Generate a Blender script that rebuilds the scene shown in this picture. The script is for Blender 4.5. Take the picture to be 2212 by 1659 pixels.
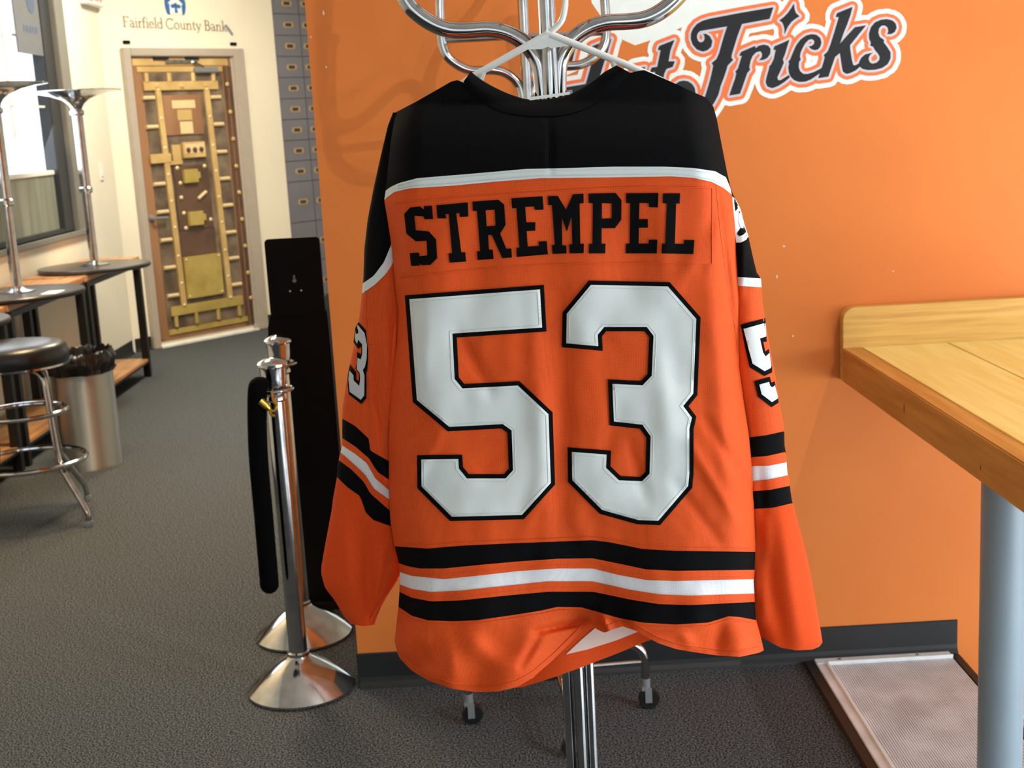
import bpy, bmesh, math, random
from mathutils import Vector, Matrix, noise
from mathutils.geometry import delaunay_2d_cdt
random.seed(7)
for o in list(bpy.data.objects): bpy.data.objects.remove(o)
SC = bpy.context.scene
COL = SC.collection

# ------------------------------------------------------------------ camera
FPX, IW, IH, EYE = 2850.0, 2212.0, 1659.0, 1.54
PITCH, ROLL, YAW = math.radians(11.15), math.radians(3.15), math.radians(0.3)
_f = Vector((math.sin(YAW)*math.cos(PITCH), math.cos(YAW)*math.cos(PITCH), -math.sin(PITCH)))
_r = Vector((math.cos(YAW), -math.sin(YAW), 0)); _u = _r.cross(_f)
RIGHT = _r*math.cos(ROLL) - _u*math.sin(ROLL); UP = _r*math.sin(ROLL) + _u*math.cos(ROLL)
CAMP = Vector((0, 0, EYE))
cd = bpy.data.cameras.new('camera'); cam = bpy.data.objects.new('camera', cd); COL.objects.link(cam)
cd.sensor_width = 36.0; cd.lens = FPX*36.0/IW; cd.clip_start = 0.05
m = Matrix((RIGHT, UP, -_f)).transposed().to_4x4(); m.translation = CAMP; cam.matrix_world = m
cd.dof.use_dof = True; cd.dof.focus_distance = 1.76; cd.dof.aperture_fstop = 13
SC.camera = cam

def ray(x, y): return _f + RIGHT*((x-IW/2)/FPX) - UP*((y-IH/2)/FPX)
def on_y(x, y, Y):
    d = ray(x, y); return CAMP + d*(Y/d.y)
def on_z(x, y, z=0.0):
    d = ray(x, y); return CAMP + d*((z-EYE)/d.z)

# ------------------------------------------------------------------ world, lights, exposure
def lin(c): return tuple(((v/255)/12.92 if v/255 <= .04045 else ((v/255+.055)/1.055)**2.4) for v in c)
W = bpy.data.worlds.new('daylight'); SC.world = W; W.use_nodes = True
bg = W.node_tree.nodes['Background']; bg.inputs[0].default_value = (0.86, 0.94, 1.0, 1); bg.inputs[1].default_value = 1.9
SC.view_settings.view_transform = 'Standard'; SC.view_settings.look = 'None'
SC.view_settings.gamma = 1.0; SC.view_settings.use_curve_mapping = False
SC.view_settings.exposure = -0.12
def area(name, loc, target, sx, sy, power, color, spread=180):
    l = bpy.data.lights.new(name, 'AREA'); l.shape = 'RECTANGLE'; l.size = sx; l.size_y = sy; l.energy = power; l.color = color
    l.spread = math.radians(spread)
    o = bpy.data.objects.new(name, l); COL.objects.link(o); o.location = loc
    o.rotation_euler = (Vector(target)-Vector(loc)).to_track_quat('-Z', 'Y').to_euler(); return o
area('daylight_rear_window', (1.7, -3.35, 1.75), (0.2, 3.0, 1.1), 2.3, 2.0, 10, (0.82, 0.97, 1.0))
area('daylight_entrance_doors', (2.9, 1.55, 0.62), (0.9, 3.1, 0.25), 3.2, 1.4, 98, (0.86, 0.96, 1.0))
area('daylight_side_window', (-2.70, 7.0, 1.9), (0.0, 7.0, 0.6), 3.4, 1.3, 45, (0.93, 0.97, 1.0))
def spot(name, loc, target, power, color, deg, blend=.5, rad=.04):
    l = bpy.data.lights.new(name, 'SPOT'); l.energy = power; l.color = color; l.spot_size = math.radians(deg); l.spot_blend = blend
    l.shadow_soft_size = rad; o = bpy.data.objects.new(name, l); COL.objects.link(o); o.location = loc
    o.rotation_euler = (Vector(target)-Vector(loc)).to_track_quat('-Z', 'Y').to_euler(); return o

# ------------------------------------------------------------------ materials
def mat(name, c, rough=.6, metal=0.0, c2=None, scale=20, bump=0.0, bscale=None, stretch=(1,1,1), detail=3, spec=None, lo=.35, hi=.65, emit=None, coat=0.0):
    M = bpy.data.materials.new(name); M.use_nodes = True; N = M.node_tree; b = N.nodes['Principled BSDF']
    c = lin(c); b.inputs['Base Color'].default_value = (*c, 1)
    b.inputs['Roughness'].default_value = rough; b.inputs['Metallic'].default_value = metal
    if spec is not None: b.inputs['Specular IOR Level'].default_value = spec
    if coat: b.inputs['Coat Weight'].default_value = coat; b.inputs['Coat Roughness'].default_value = .12
    tc = N.nodes.new('ShaderNodeTexCoord'); mp = N.nodes.new('ShaderNodeMapping'); mp.inputs['Scale'].default_value = stretch
    N.links.new(tc.outputs['Object'], mp.inputs[0])
    nz = N.nodes.new('ShaderNodeTexNoise'); nz.inputs['Scale'].default_value = scale; nz.inputs['Detail'].default_value = detail
    N.links.new(mp.outputs[0], nz.inputs['Vector'])
    c2 = lin(c2) if c2 else tuple(v*.94 for v in c)
    rp = N.nodes.new('ShaderNodeValToRGB'); rp.color_ramp.elements[0].position = lo; rp.color_ramp.elements[1].position = hi
    rp.color_ramp.elements[0].color = (*c2, 1); rp.color_ramp.elements[1].color = (*c, 1)
    N.links.new(nz.outputs['Fac'], rp.inputs[0]); N.links.new(rp.outputs[0], b.inputs['Base Color'])
    if bump:
        n2 = N.nodes.new('ShaderNodeTexNoise'); n2.inputs['Scale'].default_value = bscale or scale; n2.inputs['Detail'].default_value = 2
        N.links.new(mp.outputs[0], n2.inputs['Vector'])
        bp = N.nodes.new('ShaderNodeBump'); bp.inputs['Strength'].default_value = bump; bp.inputs['Distance'].default_value = .002
        N.links.new(n2.outputs['Fac'], bp.inputs['Height']); N.links.new(bp.outputs[0], b.inputs['Normal'])
    if emit: b.inputs['Emission Color'].default_value = (*lin(emit[0]), 1); b.inputs['Emission Strength'].default_value = emit[1]
    return M
def mesh_fabric(name, c, dark, rough=.75):
    M = mat(name, c, rough, c2=tuple(v*.96 for v in c), scale=12, spec=.25); N = M.node_tree; b = N.nodes['Principled BSDF']
    tc = [n for n in N.nodes if n.type == 'TEX_COORD'][0]
    vo = N.nodes.new('ShaderNodeTexVoronoi'); vo.inputs['Scale'].default_value = 330; vo.inputs['Randomness'].default_value = .25
    N.links.new(tc.outputs['Object'], vo.inputs['Vector'])
    rp = N.nodes.new('ShaderNodeValToRGB'); rp.color_ramp.elements[0].position = .18; rp.color_ramp.elements[1].position = .42
    rp.color_ramp.elements[0].color = (dark, dark, dark, 1); rp.color_ramp.elements[1].color = (1, 1, 1, 1)
    N.links.new(vo.outputs['Distance'], rp.inputs[0])
    old = [n for n in N.nodes if n.type == 'VALTORGB'][0]
    mx = N.nodes.new('ShaderNodeMix'); mx.data_type = 'RGBA'; mx.blend_type = 'MULTIPLY'; mx.inputs[0].default_value = 1
    N.links.new(old.outputs[0], mx.inputs[6]); N.links.new(rp.outputs[0], mx.inputs[7]); N.links.new(mx.outputs[2], b.inputs['Base Color'])
    bp = N.nodes.new('ShaderNodeBump'); bp.inputs['Strength'].default_value = .25; bp.inputs['Distance'].default_value = .0008
    N.links.new(rp.outputs[0], bp.inputs['Height']); N.links.new(bp.outputs[0], b.inputs['Normal'])
    return M
def glass(name, tint=(1,1,1), refl=.08):
    M = bpy.data.materials.new(name); M.use_nodes = True; N = M.node_tree; N.nodes.remove(N.nodes['Principled BSDF'])
    t = N.nodes.new('ShaderNodeBsdfTransparent'); t.inputs[0].default_value = (*tint, 1)
    g = N.nodes.new('ShaderNodeBsdfGlossy'); g.inputs['Roughness'].default_value = .02
    mx = N.nodes.new('ShaderNodeMixShader'); mx.inputs[0].default_value = refl
    N.links.new(t.outputs[0], mx.inputs[1]); N.links.new(g.outputs[0], mx.inputs[2])
    N.links.new(mx.outputs[0], N.nodes['Material Output'].inputs[0]); return M

MT = dict(
 orange_wall = mat('orange_paint', (220,124,55), .6, c2=(215,119,52), scale=3, bump=.05, bscale=160, spec=.3),
 cream_wall = mat('cream_paint', (240,236,220), .7, c2=(235,231,214), scale=2, bump=.05, bscale=120),
 dark_wall = mat('grey_paint', (150,150,150), .8),
 ceiling = mat('ceiling_white', (232,230,224), .85),
 carpet = mat('charcoal_carpet', (114,120,125), .95, c2=(18,19,21), scale=210, bump=.5, bscale=300, detail=2, spec=.1, lo=.40, hi=.66),
 rubber = mat('black_rubber', (26,28,31), .5, c2=(22,24,27), scale=8),
 black_matte = mat('black_satin', (6,6,7), .6, spec=.12),
 black_fabric = mat('black_knit', (9,9,11), .9, c2=(5,5,7), scale=600, bump=.3, bscale=900, spec=.12),
 black_velvet = mat('black_velvet', (7,7,8), .95, spec=.05),
 orange_fabric = mesh_fabric('orange_mesh_fabric', (234,86,27), .80),
 orange_knit = mat('orange_knit', (230,80,24), .8, c2=(222,73,19), scale=500, bump=.2, bscale=800, spec=.2),
 white_fabric = mesh_fabric('white_mesh_fabric', (236,236,242), .86),
 white_twill = mat('white_twill', (226,232,232), .6, c2=(218,226,226), scale=6, bump=.15, bscale=900, spec=.3),
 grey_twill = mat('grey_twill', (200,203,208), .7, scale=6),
 orange_thread = mat('orange_thread', (222,84,16), .7),
 white_thread = mat('white_thread', (210,218,218), .7),
 pink_backing = mat('pale_backing', (240,208,196), .85),
 chrome = mat('chrome', (196,198,200), .11, 1.0, c2=(176,178,181), scale=30),
 chrome_dull = mat('brushed_chrome', (190,192,194), .22, 1.0, c2=(160,162,166), scale=25, stretch=(1,1,.2)),
 brass = mat('brass', (206,170,72), .2, 1.0),
 steel_paint = mat('blue_grey_paint', (134,150,162), .38, c2=(126,142,154), scale=6),
 steel_can = mat('stainless_steel', (224,224,220), .42, 1.0, c2=(208,207,203), scale=6, stretch=(1,1,.05), bump=.35, bscale=26), zinc = mat('zinc_plate', (140,142,145), .35, .3), alu = mat('worn_aluminium', (238,243,248), .4, .03, c2=(214,219,224), scale=9, detail=6),
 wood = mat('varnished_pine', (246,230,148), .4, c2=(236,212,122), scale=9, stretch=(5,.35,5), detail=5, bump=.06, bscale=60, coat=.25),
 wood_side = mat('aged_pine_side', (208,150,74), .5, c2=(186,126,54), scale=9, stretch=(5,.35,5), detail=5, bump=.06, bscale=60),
 wood_x = mat('pine_board', (224,178,92), .5, c2=(200,150,70), scale=10, stretch=(.35,5,7), detail=5, bump=.08, bscale=60),
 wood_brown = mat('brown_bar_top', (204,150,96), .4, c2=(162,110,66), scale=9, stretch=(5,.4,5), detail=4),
 knot = mat('knot', (120,62,22), .5),
 black_metal = mat('black_powder_coat', (16,16,17), .45),
 plastic_white = mat('white_plastic', (236,238,236), .35),
 white_paint = mat('white_paint', (232,232,228), .5),
 frame_grey = mat('grey_door_frame', (176,168,158), .5),
 bronze = mat('bronze_print', (164,124,92), .35, .15, c2=(140,102,74), scale=5, stretch=(1,1,.2)),
 bronze_dark = mat('dark_bronze_print', (104,80,66), .3, .1, c2=(82,62,52), scale=5),
 gold = mat('gold_print', (212,184,126), .35, .1, c2=(190,160,104), scale=6),
 gold_pale = mat('pale_gold_print', (228,206,160), .4, .1),
 gold_olive = mat('olive_gold_print', (190,170,98), .35, .1, c2=(168,148,78), scale=6),
 vault_dark = mat('vault_shadow_print', (84,70,60), .3, c2=(128,114,98), scale=7),
 mural_blue = mat('box_blue_grey', (120,122,134), .4, c2=(112,114,126), scale=3),
 mural_line = mat('box_gap', (74,76,86), .5),
 lock_gold = mat('lock_brass_print', (186,160,120), .4), lock_dark = mat('lock_dark_print', (66,56,44), .5),
 bank_brown = mat('bank_letter_brown', (122,108,86), .6), bank_blue = mat('bank_logo_blue', (50,104,176), .5),
 decal_black = mat('decal_black', (40,42,45), .45, c2=(33,34,37), scale=8, bump=.12, bscale=70, spec=.2),
 decal_lilac = mat('decal_lilac', (206,202,212), .4), decal_orange = mat('decal_orange', (246,116,52), .4), decal_white = mat('decal_white', (238,246,243), .4),
 red_glow = mat('exit_red', (240,60,60), .4, emit=((255,50,50), 1.5)),
 vinyl = mat('black_vinyl', (20,21,25), .32, c2=(17,18,22), scale=12),
 disc = mat('dark_laminate', (58,56,56), .28),
 bag = mat('black_bag', (16,16,18), .25),
 paper = mat('paper', (230,228,222), .7),
 lower_pane = mat('lower_frosted_pane', (118,126,116), .12, c2=(150,156,146), scale=3, stretch=(1,3,.3)),
 banner = mat('grey_banner', (108,112,118), .6), banner_print = mat('grey_blue_print', (84,98,124), .6),
 window_frame = mat('dark_window_frame', (46,50,54), .4), casing = mat('grey_casing', (128,128,122), .5),
 chip = mat('bare_plaster', (232,220,206), .8),
 lamp = mat('lamp_diffuser', (255,236,205), .5, emit=((255,226,180), 5.0)),
 pane = glass('window_glass', (1,1,1), .06),
)

_n = MT['steel_can'].node_tree; _b = _n.nodes['Principled BSDF']; _t = _n.nodes.new('ShaderNodeTangent'); _t.direction_type = 'RADIAL'; _t.axis = 'Z'
_b.inputs['Anisotropic'].default_value = .92; _b.inputs['Anisotropic Rotation'].default_value = .25; _n.links.new(_t.outputs[0], _b.inputs['Tangent'])
# ------------------------------------------------------------------ geometry helpers
def smoothpath(pts, n=6, closed=False):
    P = [Vector(p) for p in pts]; out = []; L = len(P)
    for i in range(L if closed else L-1):
        p1, p2 = P[i], P[(i+1) % L]
        p0 = P[i-1] if (i > 0 or closed) else p1*2-p2
        p3 = P[(i+2) % L] if (i+2 < L or closed) else p2*2-p1
        for k in range(n):
            t = k/n; out.append(.5*((2*p1)+(-p0+p2)*t+(2*p0-5*p1+4*p2-p3)*t*t+(-p0+3*p1-3*p2+p3)*t**3))
    if not closed: out.append(P[-1])
    return out
class MB:
    def __init__(s): s.v = []; s.f = []
    def add(s, v, f):
        b = len(s.v); s.v += [tuple(p) for p in v]; s.f += [tuple(i+b for i in q) for q in f]; return s
    def box(s, x0, x1, y0, y1, z0, z1):
        return s.add([(x, y, z) for z in (z0, z1) for y in (y0, y1) for x in (x0, x1)],
                     [(0,2,3,1),(4,5,7,6),(0,1,5,4),(2,6,7,3),(0,4,6,2),(1,3,7,5)])
    def obox(s, fn, a0, a1, b0, b1, c0, c1):
        return s.add([fn(a, b, c) for c in (c0, c1) for b in (b0, b1) for a in (a0, a1)],
                     [(0,2,3,1),(4,5,7,6),(0,1,5,4),(2,6,7,3),(0,4,6,2),(1,3,7,5)])
    def tube(s, pts, r, seg=12, closed=False):
        P = [Vector(p) for p in pts]; n = len(P); R = r if isinstance(r, (list, tuple)) else [r]*n
        t0 = (P[1]-P[0]).normalized(); nrm = t0.orthogonal().normalized(); vs = []; prev = t0
        for i in range(n):
            if closed: t = (P[(i+1) % n]-P[i-1]).normalized()
            else: t = (P[min(i+1, n-1)]-P[max(i-1, 0)]).normalized()
            nrm = (prev.rotation_difference(t) @ nrm); nrm = (nrm-t*nrm.dot(t)).normalized(); prev = t; bn = t.cross(nrm)
            for k in range(seg):
                a = 2*math.pi*k/seg; vs.append(P[i]+(nrm*math.cos(a)+bn*math.sin(a))*R[i])
        fs = [(i*seg+k, i*seg+(k+1) % seg, (i+1)*seg+(k+1) % seg, (i+1)*seg+k) for i in range(n-1) for k in range(seg)]
        if closed: fs += [((n-1)*seg+k, (n-1)*seg+(k+1) % seg, (k+1) % seg, k) for k in range(seg)]
        else: fs += [tuple(range(seg))[::-1], tuple((n-1)*seg+k for k in range(seg))]
        return s.add(vs, fs)
    def lathe(s, prof, seg=40, c=(0, 0, 0), wob=None):
        vs = []; n = len(prof)
        for i, (r, z) in enumerate(prof):
            for k in range(seg):
                a = 2*math.pi*k/seg; rr, zz = (r, z) if wob is None else wob(r, z, a, i)
                vs.append((c[0]+rr*math.cos(a), c[1]+rr*math.sin(a), c[2]+zz))
        fs = [(i*seg+k, i*seg+(k+1) % seg, (i+1)*seg+(k+1) % seg, (i+1)*seg+k) for i in range(n-1) for k in range(seg)]
        if prof[0][0] > 1e-5: fs.append(tuple(range(seg))[::-1])
        if prof[-1][0] > 1e-5: fs.append(tuple((n-1)*seg+k for k in range(seg)))
        return s.add(vs, fs)
    def ball(s, c, r, seg=16, sc=(1, 1, 1)):
        pr = [(max(r*math.sin(math.pi*i/10), 1e-6), -r*math.cos(math.pi*i/10)) for i in range(11)]
        b = len(s.v); s.lathe(pr, seg)
        for i in range(b, len(s.v)): x, y, z = s.v[i]; s.v[i] = (c[0]+x*sc[0], c[1]+y*sc[1], c[2]+z*sc[2])
        return s
    def build(s, name, m, parent=None, smooth=False, bevel=0, origin=None, angle=35):
        o3 = Vector(origin) if origin is not None else Vector((0, 0, 0))
        me = bpy.data.meshes.new(name); me.from_pydata([tuple(Vector(p)-o3) for p in s.v], [], s.f)
        bm = bmesh.new(); bm.from_mesh(me); bmesh.ops.recalc_face_normals(bm, faces=bm.faces)
        if bevel:
            ed = [e for e in bm.edges if len(e.link_faces) == 2 and e.calc_face_angle(0) > .5]
            bmesh.ops.bevel(bm, geom=ed, offset=bevel, segments=2, affect='EDGES', clamp_overlap=True)
        bm.to_mesh(me); bm.free()
        if smooth:
            me.shade_smooth() if hasattr(me, 'shade_smooth') else None
            me.set_sharp_from_angle(angle=math.radians(angle))
        me.materials.append(MT[m] if isinstance(m, str) else m)
        o = bpy.data.objects.new(name, me); COL.objects.link(o)
        if parent is not None: o.parent = parent
        elif origin is not None: o.location = o3
        return o
def tag(o, label=None, cat=None, group=None, kind=None):
    if label: o['label'] = label
    if cat: o['category'] = cat
    if group: o['group'] = group
    if kind: o['kind'] = kind
    return o
def empty(name, loc, label=None, cat=None, group=None, kind=None, rz=0):
    o = bpy.data.objects.new(name, None); COL.objects.link(o); o.location = loc; o.rotation_euler = (0, 0, rz); o.empty_display_size = .1
    return tag(o, label, cat, group, kind)
def copy_tree(o, parent=None):
    c = o.copy(); COL.objects.link(c); c.parent = parent
    for ch in [x for x in bpy.data.objects if x.parent == o]: copy_tree(ch, c)
    return c
def inpoly(x, y, polys):
    c = False
    for P in polys:
        j = len(P)-1
        for i in range(len(P)):
            xi, yi = P[i][0], P[i][1]; xj, yj = P[j][0], P[j][1]
            if (yi > y) != (yj > y) and x < (xj-xi)*(y-yi)/(yj-yi)+xi: c = not c
            j = i
    return c
def area2(P): return sum(P[i-1][0]*P[i][1]-P[i][0]*P[i-1][1] for i in range(len(P)))/2
def resample(P, d):
    out = []
    for i in range(len(P)):
        a, b = Vector(P[i][:2]), Vector(P[(i+1) % len(P)][:2]); n = max(1, int((b-a).length/d))
        out += [a.lerp(b, k/n) for k in range(n)]
    return out
def fill2d(outer, holes=(), step=None):
    """triangulate a 2-D outline with holes (optionally with interior points) -> points, triangles"""
    rings = [resample(p, step) if step else [Vector(q[:2]) for q in p] for p in [outer]+list(holes)]
    vs = []; es = []
    for r in rings:
        b = len(vs); vs += r; es += [(b+i, b+(i+1) % len(r)) for i in range(len(r))]
    if step:
        x0 = min(v.x for v in rings[0]); x1 = max(v.x for v in rings[0]); y0 = min(v.y for v in rings[0]); y1 = max(v.y for v in rings[0])
        y = y0+step*.5
        while y < y1:
            x = x0+step*.5
            while x < x1:
                if inpoly(x, y, rings): vs.append(Vector((x, y)))
                x += step
            y += step
    rv, re_, rf, *_ = delaunay_2d_cdt(vs, es, [], 0, 1e-5)
    tr = [f for f in rf if inpoly(sum(rv[i].x for i in f)/3, sum(rv[i].y for i in f)/3, rings)]
    return [(p.x, p.y) for p in rv], [tuple(f) for f in tr]
def slab(mb, outer, holes, fn, w0, w1, step=None):
    """plate with the outline; fn(u,v,w) -> point; w1 is the face, w0 the back"""
    P, T = fill2d(outer, holes, step); n = len(P)
    cnt = {}
    for t in T:
        for i in range(3):
            e = (t[i], t[(i+1) % 3]); cnt[tuple(sorted(e))] = cnt.get(tuple(sorted(e)), [])+[e]
    F = [t for t in T]+[tuple(i+n for i in t[::-1]) for t in T]
    F += [(e[0][1], e[0][0], e[0][0]+n, e[0][1]+n) for e in cnt.values() if len(e) == 1]
    mb.add([fn(u, v, w1) for u, v in P]+[fn(u, v, w0) for u, v in P], F); return mb
def inset(P, d):
    s = 1 if area2(P) > 0 else -1; out = []; n = len(P)
    for i in range(n):
        a, b, c = Vector(P[i-1]), Vector(P[i]), Vector(P[(i+1) % n])
        e1 = (b-a).normalized(); e2 = (c-b).normalized(); n1 = Vector((-e1.y, e1.x))*s; n2 = Vector((-e2.y, e2.x))*s
        k = 1+n1.dot(n2)
        out.append(tuple(b+(n1+n2)*(d/max(k, .35))))
    return out
def interp(tab, t):
    if t <= tab[0][0]: return tab[0][1]
    for (a, b), (c, d) in zip(tab, tab[1:]):
        if t <= c: return b+(d-b)*(t-a)/(c-a) if c > a else d
    return tab[-1][1]

# ------------------------------------------------------------------ room shell
YW = 3.505                      # face of the orange wall
XL = -2.78                      # face of the left wall
XE = -.457                      # left end of the orange wall
DA = Vector((-2.639, 10.018, 0)); DE = Vector((.659, .752, 0)).normalized(); DN = Vector((DE.y, -DE.x, 0))
def D(s, z, w=0.0): return DA+DE*s+DN*w+Vector((0, 0, z))
ZC = 3.3
tag(MB().box(-3.2, 1.232, -3.6, 15, -.06, 0).build('floor', 'carpet'), 'charcoal speckled carpet floor running under the coat racks', 'floor', kind='structure')
tag(MB().box(1.232, 3.2, -3.6, 15, -.26, -.17).build('floor', 'alu'), 'lower metal floor strip beyond the entrance mat', 'floor', kind='structure')
tag(MB().box(XL-.4, 3.2, -3.8, 15.2, ZC, ZC+.1).build('ceiling', 'ceiling'), 'white ceiling above the room', 'ceiling', kind='structure')
wf = tag(MB().box(XE, 3.0, YW, YW+.14, -.25, ZC).build('wall_front', 'orange_wall'), 'orange painted partition wall behind the jersey', 'wall', kind='structure')
wr = MB()   # right wall with glazed entrance doors y -.1..3.3
wr.box(3.0, 3.2, -3.6, -.1, -.25, ZC); wr.box(3.0, 3.2, 3.3, 15, -.25, ZC); wr.box(3.0, 3.2, -.1, 3.3, 2.5, ZC); wr.box(3.0, 3.2, -.1, 3.3, -.25, -.16)
tag(wr.build('wall_right', 'cream_wall'), 'cream side wall with glazed entrance doors outside the picture', 'wall', kind='structure')
w3 = empty('door_2', (3.1, 1.6, -.16), 'glazed entrance doors at the right, outside the picture', 'door', kind='structure')
fr = MB()
for y in (-.1, .72, 1.56, 2.40, 3.24): fr.box(3.06, 3.14, y, y+.06, -.16, 2.5)
for z in (-.16, 2.44): fr.box(3.06, 3.14, -.04, 3.24, z, z+.06)
fr.build('door_frame', 'window_frame', w3, origin=w3.location)
for a, b in ((-.04, .72), (.78, 1.56), (1.62, 2.40), (2.46, 3.24)): MB().box(3.095, 3.105, a, b, -.10, 2.44).build('pane', 'pane', w3, origin=w3.location)
wl = MB()   # left wall with a window opening y 5.2..9.0, z 1.0..2.75
wl.box(XL-.2, XL, -3.6, 5.2, 0, ZC); wl.box(XL-.2, XL, 9.0, 10.2, 0, ZC); wl.box(XL-.2, XL, 5.2, 9.0, 0, 1.0); wl.box(XL-.2, XL, 5.2, 9.0, 2.75, ZC)
tag(wl.build('wall_left', 'cream_wall'), 'cream left wall with the bright window', 'wall', kind='structure')
tag(MB().obox(D, -.235, 7.4, 0, ZC, -.15, 0).build('wall_far', 'cream_wall'), 'cream angled wall holding the vault-printed door', 'wall', kind='structure')
wb = MB()   # wall behind the camera with a wide entrance window x .5..2.9
wb.box(XL-.2, -2.5, -3.7, -3.5, 0, ZC); wb.box(.2, .5, -3.7, -3.5, 0, ZC); wb.box(-2.5, .2, -3.7, -3.5, 0, .5); wb.box(-2.5, .2, -3.7, -3.5, 2.75, ZC); wb.box(2.9, 3.2, -3.7, -3.5, -.25, ZC); wb.box(.5, 2.9, -3.7, -3.5, -.25, .7); wb.box(.5, 2.9, -3.7, -3.5, 2.75, ZC)
tag(wb.build('wall_back', 'cream_wall'), 'cream wall behind the viewer with the entrance window', 'wall', kind='structure')
w2 = empty('window_2', (1.7, -3.6, .7), 'wide entrance window behind the viewer', 'window', kind='structure')
fr = MB()
for x in (.5, 1.26, 2.06, 2.84): fr.box(x, x+.06, -3.64, -3.56, .7, 2.75)
for z in (.7, 2.69): fr.box(.56, 2.84, -3.64, -3.56, z, z+.06)
fr.build('window_frame', 'window_frame', w2, origin=w2.location)
w4 = empty('window_3', (-1.15, -3.6, .5), 'second wide window behind the viewer', 'window', kind='structure'); fr = MB()
for x in (-2.5, -1.63, -.72, .14): fr.box(x, x+.06, -3.64, -3.56, .5, 2.75)
for z in (.5, 2.69): fr.box(-2.44, .14, -3.64, -3.56, z, z+.06)
fr.build('window_frame', 'window_frame', w4, origin=w4.location)
for a, b in ((-2.44, -1.63), (-1.57, -.72), (-.66, .14)): MB().box(a, b, -3.605, -3.595, .56, 2.69).build('pane', 'pane', w4, origin=w4.location)
for a, b in ((.56, 1.26), (1.32, 2.06), (2.12, 2.84)): MB().box(a, b, -3.605, -3.595, .76, 2.69).build('pane', 'pane', w2, origin=w2.location)

# baseboards
def base_profile(mb, fn, a0, a1, h=.102):
    pr = [(0, 0), (.016, 0), (.014, .008), (.006, .018), (.004, .03), (.004, h-.003), (.001, h), (0, h)]
    n = len(pr); mb.add([fn(a, z, w) for a in (a0, a1) for w, z in pr], [tuple(range(n)), tuple(range(n, 2*n))[::-1]]+[(i, (i+1) % n, n+(i+1) % n, n+i) for i in range(n)])
    return mb
b = MB(); base_profile(b, lambda a, z, w: (a, YW-w, z), XE, 1.236); b.box(XE-.004, XE, YW-.004, YW+.14, 0, .102)
tag(b.build('baseboard_front', 'rubber'), 'black rubber baseboard along the orange wall', 'baseboard', kind='structure')
tag(base_profile(MB(), lambda a, z, w: (XL+w, a, z), -3.5, 9.82).build('baseboard_left', 'rubber'), 'black baseboard along the left wall', 'baseboard', kind='structure')
b = MB(); base_profile(b, lambda a, z, w: D(a, z, w), -.2, -.02); base_profile(b, lambda a, z, w: D(a, z, w), 1.07, 5)
tag(b.build('baseboard_far', 'rubber'), 'black baseboard on both sides of the vault door', 'baseboard', kind='structure')
# paint chips in the orange wall
for k, (px, py, w, h) in enumerate([(699, 28, 5, 13), (671, 80, 4, 4), (705, 145, 4, 5), (1693, 532, 8, 5), (1678, 598, 4, 11), (1713, 726, 5, 6), (1929, 586, 4, 3)]):
    c = on_y(px, py, YW); pts = []
    for i in range(7):
        a = 2*math.pi*i/7; q = .6+.4*random.random(); pts.append((c.x+math.cos(a)*w*q*.00062, c.z+math.sin(a)*h*q*.00062))
    slab(MB(), pts, [], lambda u, v, t: (u, YW-t, v), 0, .0012).build('paint_chip', 'chip', wf)

# ------------------------------------------------------------------ window in the left wall
w1 = empty('window_1', (XL, 7.1, 1.0), 'tall bright window in the left wall with dark frame', 'window', kind='structure'); wo = w1.location
f = MB()
f.box(XL-.10, XL-.02, 8.66, 8.86, 1.0, 2.75); f.box(XL-.10, XL-.02, 5.2, 5.32, 1.0, 2.75); f.box(XL-.10, XL-.02, 5.32, 8.66, 2.66, 2.75); f.box(XL-.10, XL-.02, 5.32, 8.66, 1.0, 1.03)
f.build('window_frame', 'window_frame', w1, bevel=.006, origin=wo)
MB().box(XL-.06, XL+.012, 8.86, 9.05, .98, 2.8).build('casing', 'casing', w1, bevel=.005, origin=wo)
MB().box(XL-.10, XL+.03, 5.15, 9.05, .965, 1.0).build('window_sill', 'casing', w1, bevel=.005, origin=wo)
MB().box(XL-.075, XL-.045, 5.32, 8.66, 1.375, 1.405).build('transom', 'white_paint', w1, bevel=.004, origin=wo)
for y in (6.05, 6.75, 7.42, 8.06): MB().box(XL-.072, XL-.056, y, y+.014, 1.405, 2.66).build('mullion', 'white_paint', w1, origin=wo)
for z in (1.80, 2.22): MB().box(XL-.072, XL-.056, 5.32, 8.66, z, z+.012).build('glazing_bar', 'white_paint', w1, origin=wo)
ys = [5.32, 6.057, 6.757, 7.427, 8.067, 8.66]
for a, c in zip(ys, ys[1:]): MB().box(XL-.066, XL-.062, a, c, 1.405, 2.66).build('pane', 'pane', w1, origin=wo)
MB().box(XL-.075, XL-.055, 5.32, 8.66, 1.03, 1.375).build('lower_pane', 'lower_pane', w1, origin=wo)
bn = empty('window_banner', (XL-.03, 8.44, 2.12), 'dark grey banner hanging in the bright left window', 'banner')
MB().box(XL-.034, XL-.026, 8.21, 8.66, 2.12, 2.66).build('cloth', 'banner', bn, origin=bn.location)
q = MB(); q.lathe([(.07, 0), (.07, .002)], 24)
q.v = [(XL-.0255+z, 8.52+x, 2.44+y) for x, y, z in q.v]; q.build('printed_disc', 'banner_print', bn, origin=bn.location)
for i in range(5): MB().box(XL-.026, XL-.0245, 8.34+i*.055, 8.375+i*.055, 2.25, 2.29).build('printed_mark', 'banner_print', bn, origin=bn.location)

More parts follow.
